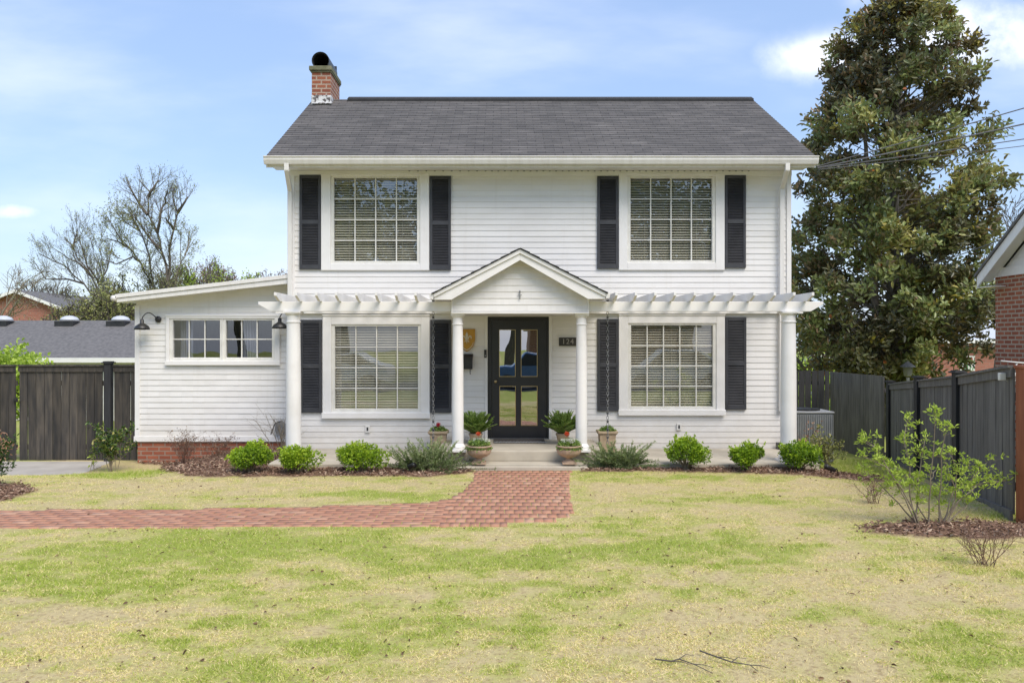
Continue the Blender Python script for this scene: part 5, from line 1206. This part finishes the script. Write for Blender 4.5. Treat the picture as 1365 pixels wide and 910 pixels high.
m = MB(); siding(m,(NX,0,0),(0,1,0),(-1,0,0),NY0,NY1,zbt+.16,nza,(),lambda y: ntop(y)-.20,cell=.1,step=.13); m.build('gable_siding','siding',gw)
m = MB(); m.box(NX-.035,NX-.001,NY0,NY1,zbt+.0,zbt+.159); m.build('gable_frieze','trim',gw)
m = MB()
for s2 in (1,-1):
    ye = ra[0] if s2 == 1 else 2*nya-ra[0]; yi = ye - s2*.45
    m.prism([(8.8,ye,ra[1]),(8.8,nya,nza),(8.8,nya,nza-.22),(8.8,ye,ra[1]-.20)], (.03,0,0))
    m.prism([(8.831,ye,ra[1]-.08),(8.831,nya,nza-.08),(8.831,nya,nza-.10),(8.831,ye,ra[1]-.10)], (NX-8.86,0,0))
    m.box(8.80,NX-.04,min(yi,ye),max(yi,ye),ra[1]-.215,ra[1]-.201)
m.build('rake_board','trim',nb)
m = MB()
for s2 in (1,-1):
    ye = ra[0]+.04 if s2 == 1 else 2*nya-ra[0]-.04; m.prism([(8.77,ye,ra[1]-.02),(8.77,nya,nza+.004),(8.77,nya,nza+.06),(8.77,ye,ra[1]+.035)], (9.6,0,0))
m.build('roof','farroof',nb)

def gable_house(name, label, x0, x1, y0, y1, z0, ze, zr, wallm, roofm, axis='x', ov=.4, cat='house', trim='trim'):
    t = thing(name, label, cat, ((x0+x1)/2,y0,z0)); m = MB(); m.box(x0,x1,y0,y1,z0,ze)
    if axis == 'x':
        for xx in (x0, x1-.1): m.prism([(xx,y0+.02,ze),(xx,y1-.02,ze),(xx,(y0+y1)/2,zr-.1)], (.1,0,0))
    else:
        m.prism([(x0+.02,y0,ze),(x1-.02,y0,ze),((x0+x1)/2,y0,zr-.1)], (0,.1,0)); m.prism([(x0+.02,y1-.1,ze),(x1-.02,y1-.1,ze),((x0+x1)/2,y1-.1,zr-.1)], (0,.1,0))
    m.build('wall', wallm, t); m = MB(); e = MB()
    if axis == 'x':
        ym = (y0+y1)/2; k = (zr-ze)/(ym-y0)
        for s2 in (1,-1):
            a = (y0-ov) if s2 == 1 else (y1+ov); m.prism([(x0-ov,a,ze-ov*k),(x0-ov,ym,zr),(x0-ov,ym,zr-.12),(x0-ov,a,ze-ov*k-.12)], (x1-x0+2*ov,0,0))
        e.box(x0-ov,x1+ov,y0-ov-.08,y0-ov-.003,ze-ov*k-.16,ze-ov*k+.0)
    else:
        xm = (x0+x1)/2; k = (zr-ze)/(xm-x0)
        for s2 in (1,-1):
            a = (x0-ov) if s2 == 1 else (x1+ov); m.prism([(a,y0-ov,ze-ov*k),(xm,y0-ov,zr),(xm,y0-ov,zr-.12),(a,y0-ov,ze-ov*k-.12)], (0,y1-y0+2*ov,0)); e.prism([(a,y0-ov-.06,ze-ov*k-.01),(xm,y0-ov-.06,zr-.01),(xm,y0-ov-.06,zr-.22),(a,y0-ov-.06,ze-ov*k-.22)], (0,.057,0))
    rf_ = m.build('roof', roofm, t); e.build('fascia', trim, rf_); return t, rf_
# left grey-roofed bungalow
Yb_ = 28; z0_ = -1.1
t, rf_ = gable_house('bungalow', 'low house with grey shingle roof and three domed roof vents beyond the left fence', X(-190,Yb_), X(205,Yb_), Yb_, Yb_+7, z0_, Z(471,Yb_), Z(427,Yb_+3.5), 'farwall', 'farroof')
ksl = (Z(427,Yb_+3.5)-Z(471,Yb_))/3.5
for i, px in enumerate((4,92,160)):
    yy = Yb_+3.1; x = X(px,yy); zz = Z(471,Yb_)+ksl*3.1; m = MB(); m.box(x-.40,x+.30,yy-.30,yy+.3,zz-.2,zz+.10); v_ = m.build('roof_vent','black',rf_)
    m = MB(); m.lathe([(.34,0),(.33,.04),(.26,.12),(.12,.17),(.01,.18)], (x+.05,yy-.05,zz+.13), 20); m.build('dome','metalroof',v_,smooth=True)
m = MB(); xx = X(40,Yb_); m.box(xx,xx+.9,Yb_-.03,Yb_-.001,.0,1.1); m.build('window','room',t)
m = MB(); xx = X(75,Yb_); m.box(xx,xx+2.6,Yb_-.03,Yb_-.001,-1.0,1.2); m.build('garage_door','trim',t)
gable_house('brick_building', 'distant reddish brick building with a low gable beyond the grey roof', X(-40,55), X(88,55), 55, 70, -1.3, Z(410,55), Z(386,55), 'brick_far', 'farroof', 'y', cat='building')
gable_house('brick_building', 'distant low brick annex with pale eave right of the brick gable', X(82,58), X(132,58), 58, 66, -1.3, Z(412,58), Z(405,60), 'brick_far', 'farroof', 'x', cat='building')
Yq = 40
t, rf_ = gable_house('brick_bungalow', 'pale brick house with light metal roof seen under the magnolia', X(1236,Yq), X(1400,Yq), Yq, Yq+8, -1.5, Z(449,Yq), Z(415,Yq+4), 'brick_far', 'metalroof')
m = MB(); xx0, xx1, zz0, zz1 = X(1279,Yq),X(1299,Yq),Z(494,Yq),Z(474,Yq); m.box(xx0,xx1,Yq-.05,Yq-.01,zz0,zz1); pn = m.build('painted_panel','white',t)
m = MB(); zc_ = (zz0+zz1)/2
for k in range(5):
    x = xx0+(xx1-xx0)*(.15+.17*k); m.prism([(x-.02,Yq-.055,zz0+.03),(x+.03,Yq-.055,zz0+.03),(x+.05*(k-2)+.02,Yq-.055,zc_+.15),(x+.05*(k-2)-.02,Yq-.055,zc_+.15)], (0,.004,0))
m.build('painted_leaves','green_p',pn)
m = MB()
for k in range(3):
    x = xx0+(xx1-xx0)*(.25+.25*k); m.prism([(x-.07,Yq-.058,zc_+.2),(x,Yq-.058,zc_+.08),(x+.07,Yq-.058,zc_+.2),(x+.03,Yq-.058,zc_+.3),(x-.04,Yq-.058,zc_+.29)], (0,.004,0))
m.build('painted_blooms','red',pn)
gable_house('garden_shed', 'small cream shed beyond the back fence under the magnolia', X(1112,36), X(1150,36), 36, 39, -1.4, Z(484,36), Z(472,37.5), 'farwall', 'farwall', cat='shed')
gable_house('cream_house', 'cream coloured house beyond the fence behind the lantern', X(1165,46), X(1240,46), 46, 52, -1.4, Z(470,46), Z(455,49), 'farwall', 'farroof')

# overhead cables
pole = thing('utility_pole', 'wooden utility pole carrying the overhead cables', 'utility pole', (17,10.5,0)); m = MB(); m.tube([(17,10.5,-.3),(17,10.5,9)], [.15,.11], 10); m.build('pole','bark',pole); m = MB(); m.box(16.9,17.1,9.6,11.4,8.2,8.32); m.build('crossarm','bark',pole)
def cable(p, q, sag, lab, r=.013):
    p, q = Vector(p), Vector(q); pts = [p.lerp(q, i/30) - Vector((0,0,sag*4*(i/30)*(1-i/30))) for i in range(31)]; m = MB(); m.tube(pts, r, 6); o = m.build('overhead_cable','cable'); tag(o, lab, 'cable', 'overhead cables at the right')
for i, (pxa, pya, Ya, pxb, pyb, Yb2, r_, lab) in enumerate(((1089,222,14.0,1365,137,12.6,.009,'uppermost overhead cable crossing in front of the magnolia'),(1090,224,14.1,1365,158,12.9,.012,'thick second overhead cable crossing in front of the magnolia'),
      (1092,224,14.3,1365,178,13.2,.008,'thin overhead cable below the thick one at the right'),(1092,226,14.4,1365,187,13.4,.006,'lowest thin overhead cable of the bundle from the house eave'))):
    a = Vector((X(pxa,Ya),Ya,Z(pya,Ya))); b = Vector((X(pxb,Yb2),Yb2,Z(pyb,Yb2))); k = (17-a.x)/(b.x-a.x); cable(a, a+(b-a)*k, .12, lab, r_)
cable((X(1228,21),21,Z(356,21)), (X(1380,16),16,Z(300,16)), .05, 'thin grey cable sloping down through the magnolia to the neighbour house', .012)

# ------------------------------------------------------------------ across the street (seen only as reflections)
def car(x, y, z, L_, mt, label, hgt_=1.5):
    t = thing('parked_car', label, 'car', (x,y,z), 'cars parked across the lawn'); W2 = .9
    pr = [(-L_/2,.35),(-L_/2,.75),(-L_/2+.1,.9),(-L_*.27,1.0),(-L_*.12,hgt_),(L_*.22,hgt_+.02),(L_*.40,1.05),(L_/2-.05,.95),(L_/2,.6),(L_/2,.35)]
    m = MB(); m.prism([(a,-W2,b) for a, b in pr], (0,2*W2,0)); local_build(m, 'body', mt, t, bevel=.06)
    m = MB(); g_ = [(-L_*.25,1.02),(-L_*.125,hgt_-.06),(L_*.20,hgt_-.05),(L_*.36,1.06)]
    for yy in (-W2-.01, W2-.0): m.prism([(a,yy,b) for a, b in g_], (0,.01,0))
    local_build(m, 'side_window', 'tyre', t)
    for sx in (-.31,.31):
        for yy in (-W2-.02, W2-.2):
            m = MB(); m.lathe([(.33,0),(.33,.22)], (0,0,0), 20); m.v = [(sx*L_+a, yy+c_, .33+b) for a, b, c_ in m.v]; local_build(m, 'wheel', 'tyre', t)
car(7.4,-7.2,-.09,4.8,'carwhite','white car parked on the street',1.65); car(1.6,-6.8,-.09,4.3,'carblue','blue car parked on the street'); car(-7,-7.0,-.09,4.6,'carwhite','silver white car further along the street')
for i, (x, y, h, sd) in enumerate(((-8.5,-16,15,91),(-3.5,-19,17,92),(4.5,-17,16,93),(10.5,-18,17,94),(17,-17,14,95),(-15,-19,16,96),(.5,-24,18,97))):
    z = gnd(x,y); t = thing('street_tree', 'leafy tree across the street', 'tree', (x,y,z), 'trees across the street'); m = MB(); segs = []; rg = random.Random(sd)
    grow(m, Vector((0,0,-.1)), Vector((0,0,1)), h*.5, .25, 0, dict(seg=(6,5,4,3), tap=.5, wob=.07, up=.05, lv=2, kids=(8,6), t0=(.35,.2), sp=(.8,.7), lr=(.8,.65), rr=.6, rmin=.02), rg, segs); local_build(m,'trunk','bark',t)
    tips = [p for l_, p in segs if l_ == 2]; n = 5200; P = np.array([tuple(rg.choice(rg.choice(tips))) for _ in range(n)]) + RNG.normal(0,.45,(n,3)); leaves('crown', P, rdir(n,.2), .26, .17, 'deepgreen' if i % 2 else 'olive', t, local=True)
gable_house('brick_house', 'brick house across the street', 2, 13, -34, -27, 0, 3.2, 5.4, 'brick_n', 'farroof')
gable_house('brick_house', 'white house across the street', -34, -25, -36, -28, 0, 5, 7.2, 'farwall', 'farroof')

# ------------------------------------------------------------------ sky, sun, camera
SUN_EL, SUN_AZ = math.radians(52), math.radians(32)       # azimuth measured from the camera side towards the right
sd = Vector((math.cos(SUN_EL)*math.sin(SUN_AZ), -math.cos(SUN_EL)*math.cos(SUN_AZ), math.sin(SUN_EL)))
L = bpy.data.lights.new('sun', 'SUN'); L.energy = 2.1; L.angle = math.radians(38); L.color = (1, .905, .78)
so = bpy.data.objects.new('sun', L); C.objects.link(so); so.rotation_euler = sd.to_track_quat('Z', 'Y').to_euler(); so.location = (6, -6, 20)
W = bpy.data.worlds.new('World'); S.world = W; W.use_nodes = True; nt = W.node_tree; nt.nodes.clear()
wo = nt.nodes.new('ShaderNodeOutputWorld'); bg = nt.nodes.new('ShaderNodeBackground'); sky = nt.nodes.new('ShaderNodeTexSky')
sky.sky_type = 'NISHITA'; sky.sun_disc = False; sky.sun_elevation = SUN_EL; sky.sun_rotation = math.atan2(sd.x, sd.y); sky.air_density = 1.25; sky.dust_density = .7; sky.ozone_density = 2.2
tc = N(nt, 'ShaderNodeTexCoord'); sp = N(nt, 'ShaderNodeSeparateXYZ'); nt.links.new(tc.outputs['Generated'], sp.inputs[0])
yy = mth(nt, 'MAXIMUM', mth(nt, 'ABSOLUTE', sp.outputs[1]), .05); u = mth(nt, 'DIVIDE', sp.outputs[0], yy); v = mth(nt, 'DIVIDE', sp.outputs[2], yy)
cb = N(nt, 'ShaderNodeCombineXYZ'); nt.links.new(u, cb.inputs[0]); nt.links.new(v, cb.inputs[1])
def wn(scale, det, sc=(1,1,1), rot=0, rough=.6):
    mp = N(nt, 'ShaderNodeMapping'); mp.inputs['Scale'].default_value = sc; mp.inputs['Rotation'].default_value = (0,0,rot); nt.links.new(cb.outputs[0], mp.inputs[0])
    q = N(nt, 'ShaderNodeTexNoise'); q.inputs['Scale'].default_value = scale; q.inputs['Detail'].default_value = det; q.inputs['Roughness'].default_value = rough; nt.links.new(mp.outputs[0], q.inputs['Vector']); return q.outputs[0]
nz = wn(9, 7); cl = None
for px, py, rx, ry, am in ((1320,48,.10,.045,1.5),(1262,28,.05,.03,.5),(1070,78,.06,.030,1.1),(1150,70,.05,.03,.5),(15,283,.036,.011,1.05),(60,312,.03,.012,.35),(925,72,.02,.006,.3),(1350,230,.10,.03,.35),(1150,2,.03,.012,.5)):
    du = mth(nt, 'DIVIDE', mth(nt, 'SUBTRACT', u, (px-VX)/F), rx); dv = mth(nt, 'DIVIDE', mth(nt, 'SUBTRACT', v, (HY-py)/F), ry)
    d2 = mth(nt, 'ADD', mth(nt, 'MULTIPLY', du, du), mth(nt, 'MULTIPLY', dv, dv)); e = mth(nt, 'MULTIPLY', mth(nt, 'EXPONENT', mth(nt, 'MULTIPLY', d2, -.9)), am)
    cl = e if cl is None else mth(nt, 'ADD', cl, e)
msk = mth(nt, 'MULTIPLY', cl, mth(nt, 'MULTIPLY_ADD', nz, 2.6, -.45)); mr = N(nt, 'ShaderNodeMapRange'); mr.interpolation_type = 'SMOOTHSTEP'; nt.links.new(msk, mr.inputs[0]); mr.inputs[1].default_value = .10; mr.inputs[2].default_value = 1.25
wis = N(nt, 'ShaderNodeMapRange'); wis.interpolation_type = 'SMOOTHSTEP'; nt.links.new(wn(2.2, 6, (1, 3.4, 1), .42, .5), wis.inputs[0]); wis.inputs[1].default_value = .42; wis.inputs[2].default_value = .82
fac = mth(nt, 'MAXIMUM', mth(nt, 'MULTIPLY', mr.outputs[0], .85), mth(nt, 'MULTIPLY', wis.outputs[0], .42))
CLOUD = (5.6, 5.75, 6.2)
skyc = mixc(nt, .64, sky.outputs[0], (1.8, 2.5, 4.1)); nt.links.new(mixc(nt, fac, skyc, CLOUD), bg.inputs[0]); bg.inputs[1].default_value = .13
nt.links.new(bg.outputs[0], wo.inputs[0])

cam = bpy.data.cameras.new('camera'); co = bpy.data.objects.new('camera', cam); C.objects.link(co); co.location = (0,0,H); co.rotation_euler = (PI/2,0,0)
cam.sensor_width = 36; cam.lens = 36*F/1365; cam.shift_x = (682.5-VX)/1365; cam.clip_end = 2000; cam.clip_start = .1
S.camera = co
S.render.engine = 'CYCLES'; S.cycles.max_bounces = 8; S.cycles.transparent_max_bounces = 12
S.view_settings.view_transform = 'Standard'; S.view_settings.look = 'None'; S.view_settings.gamma = 1; S.view_settings.exposure = .84
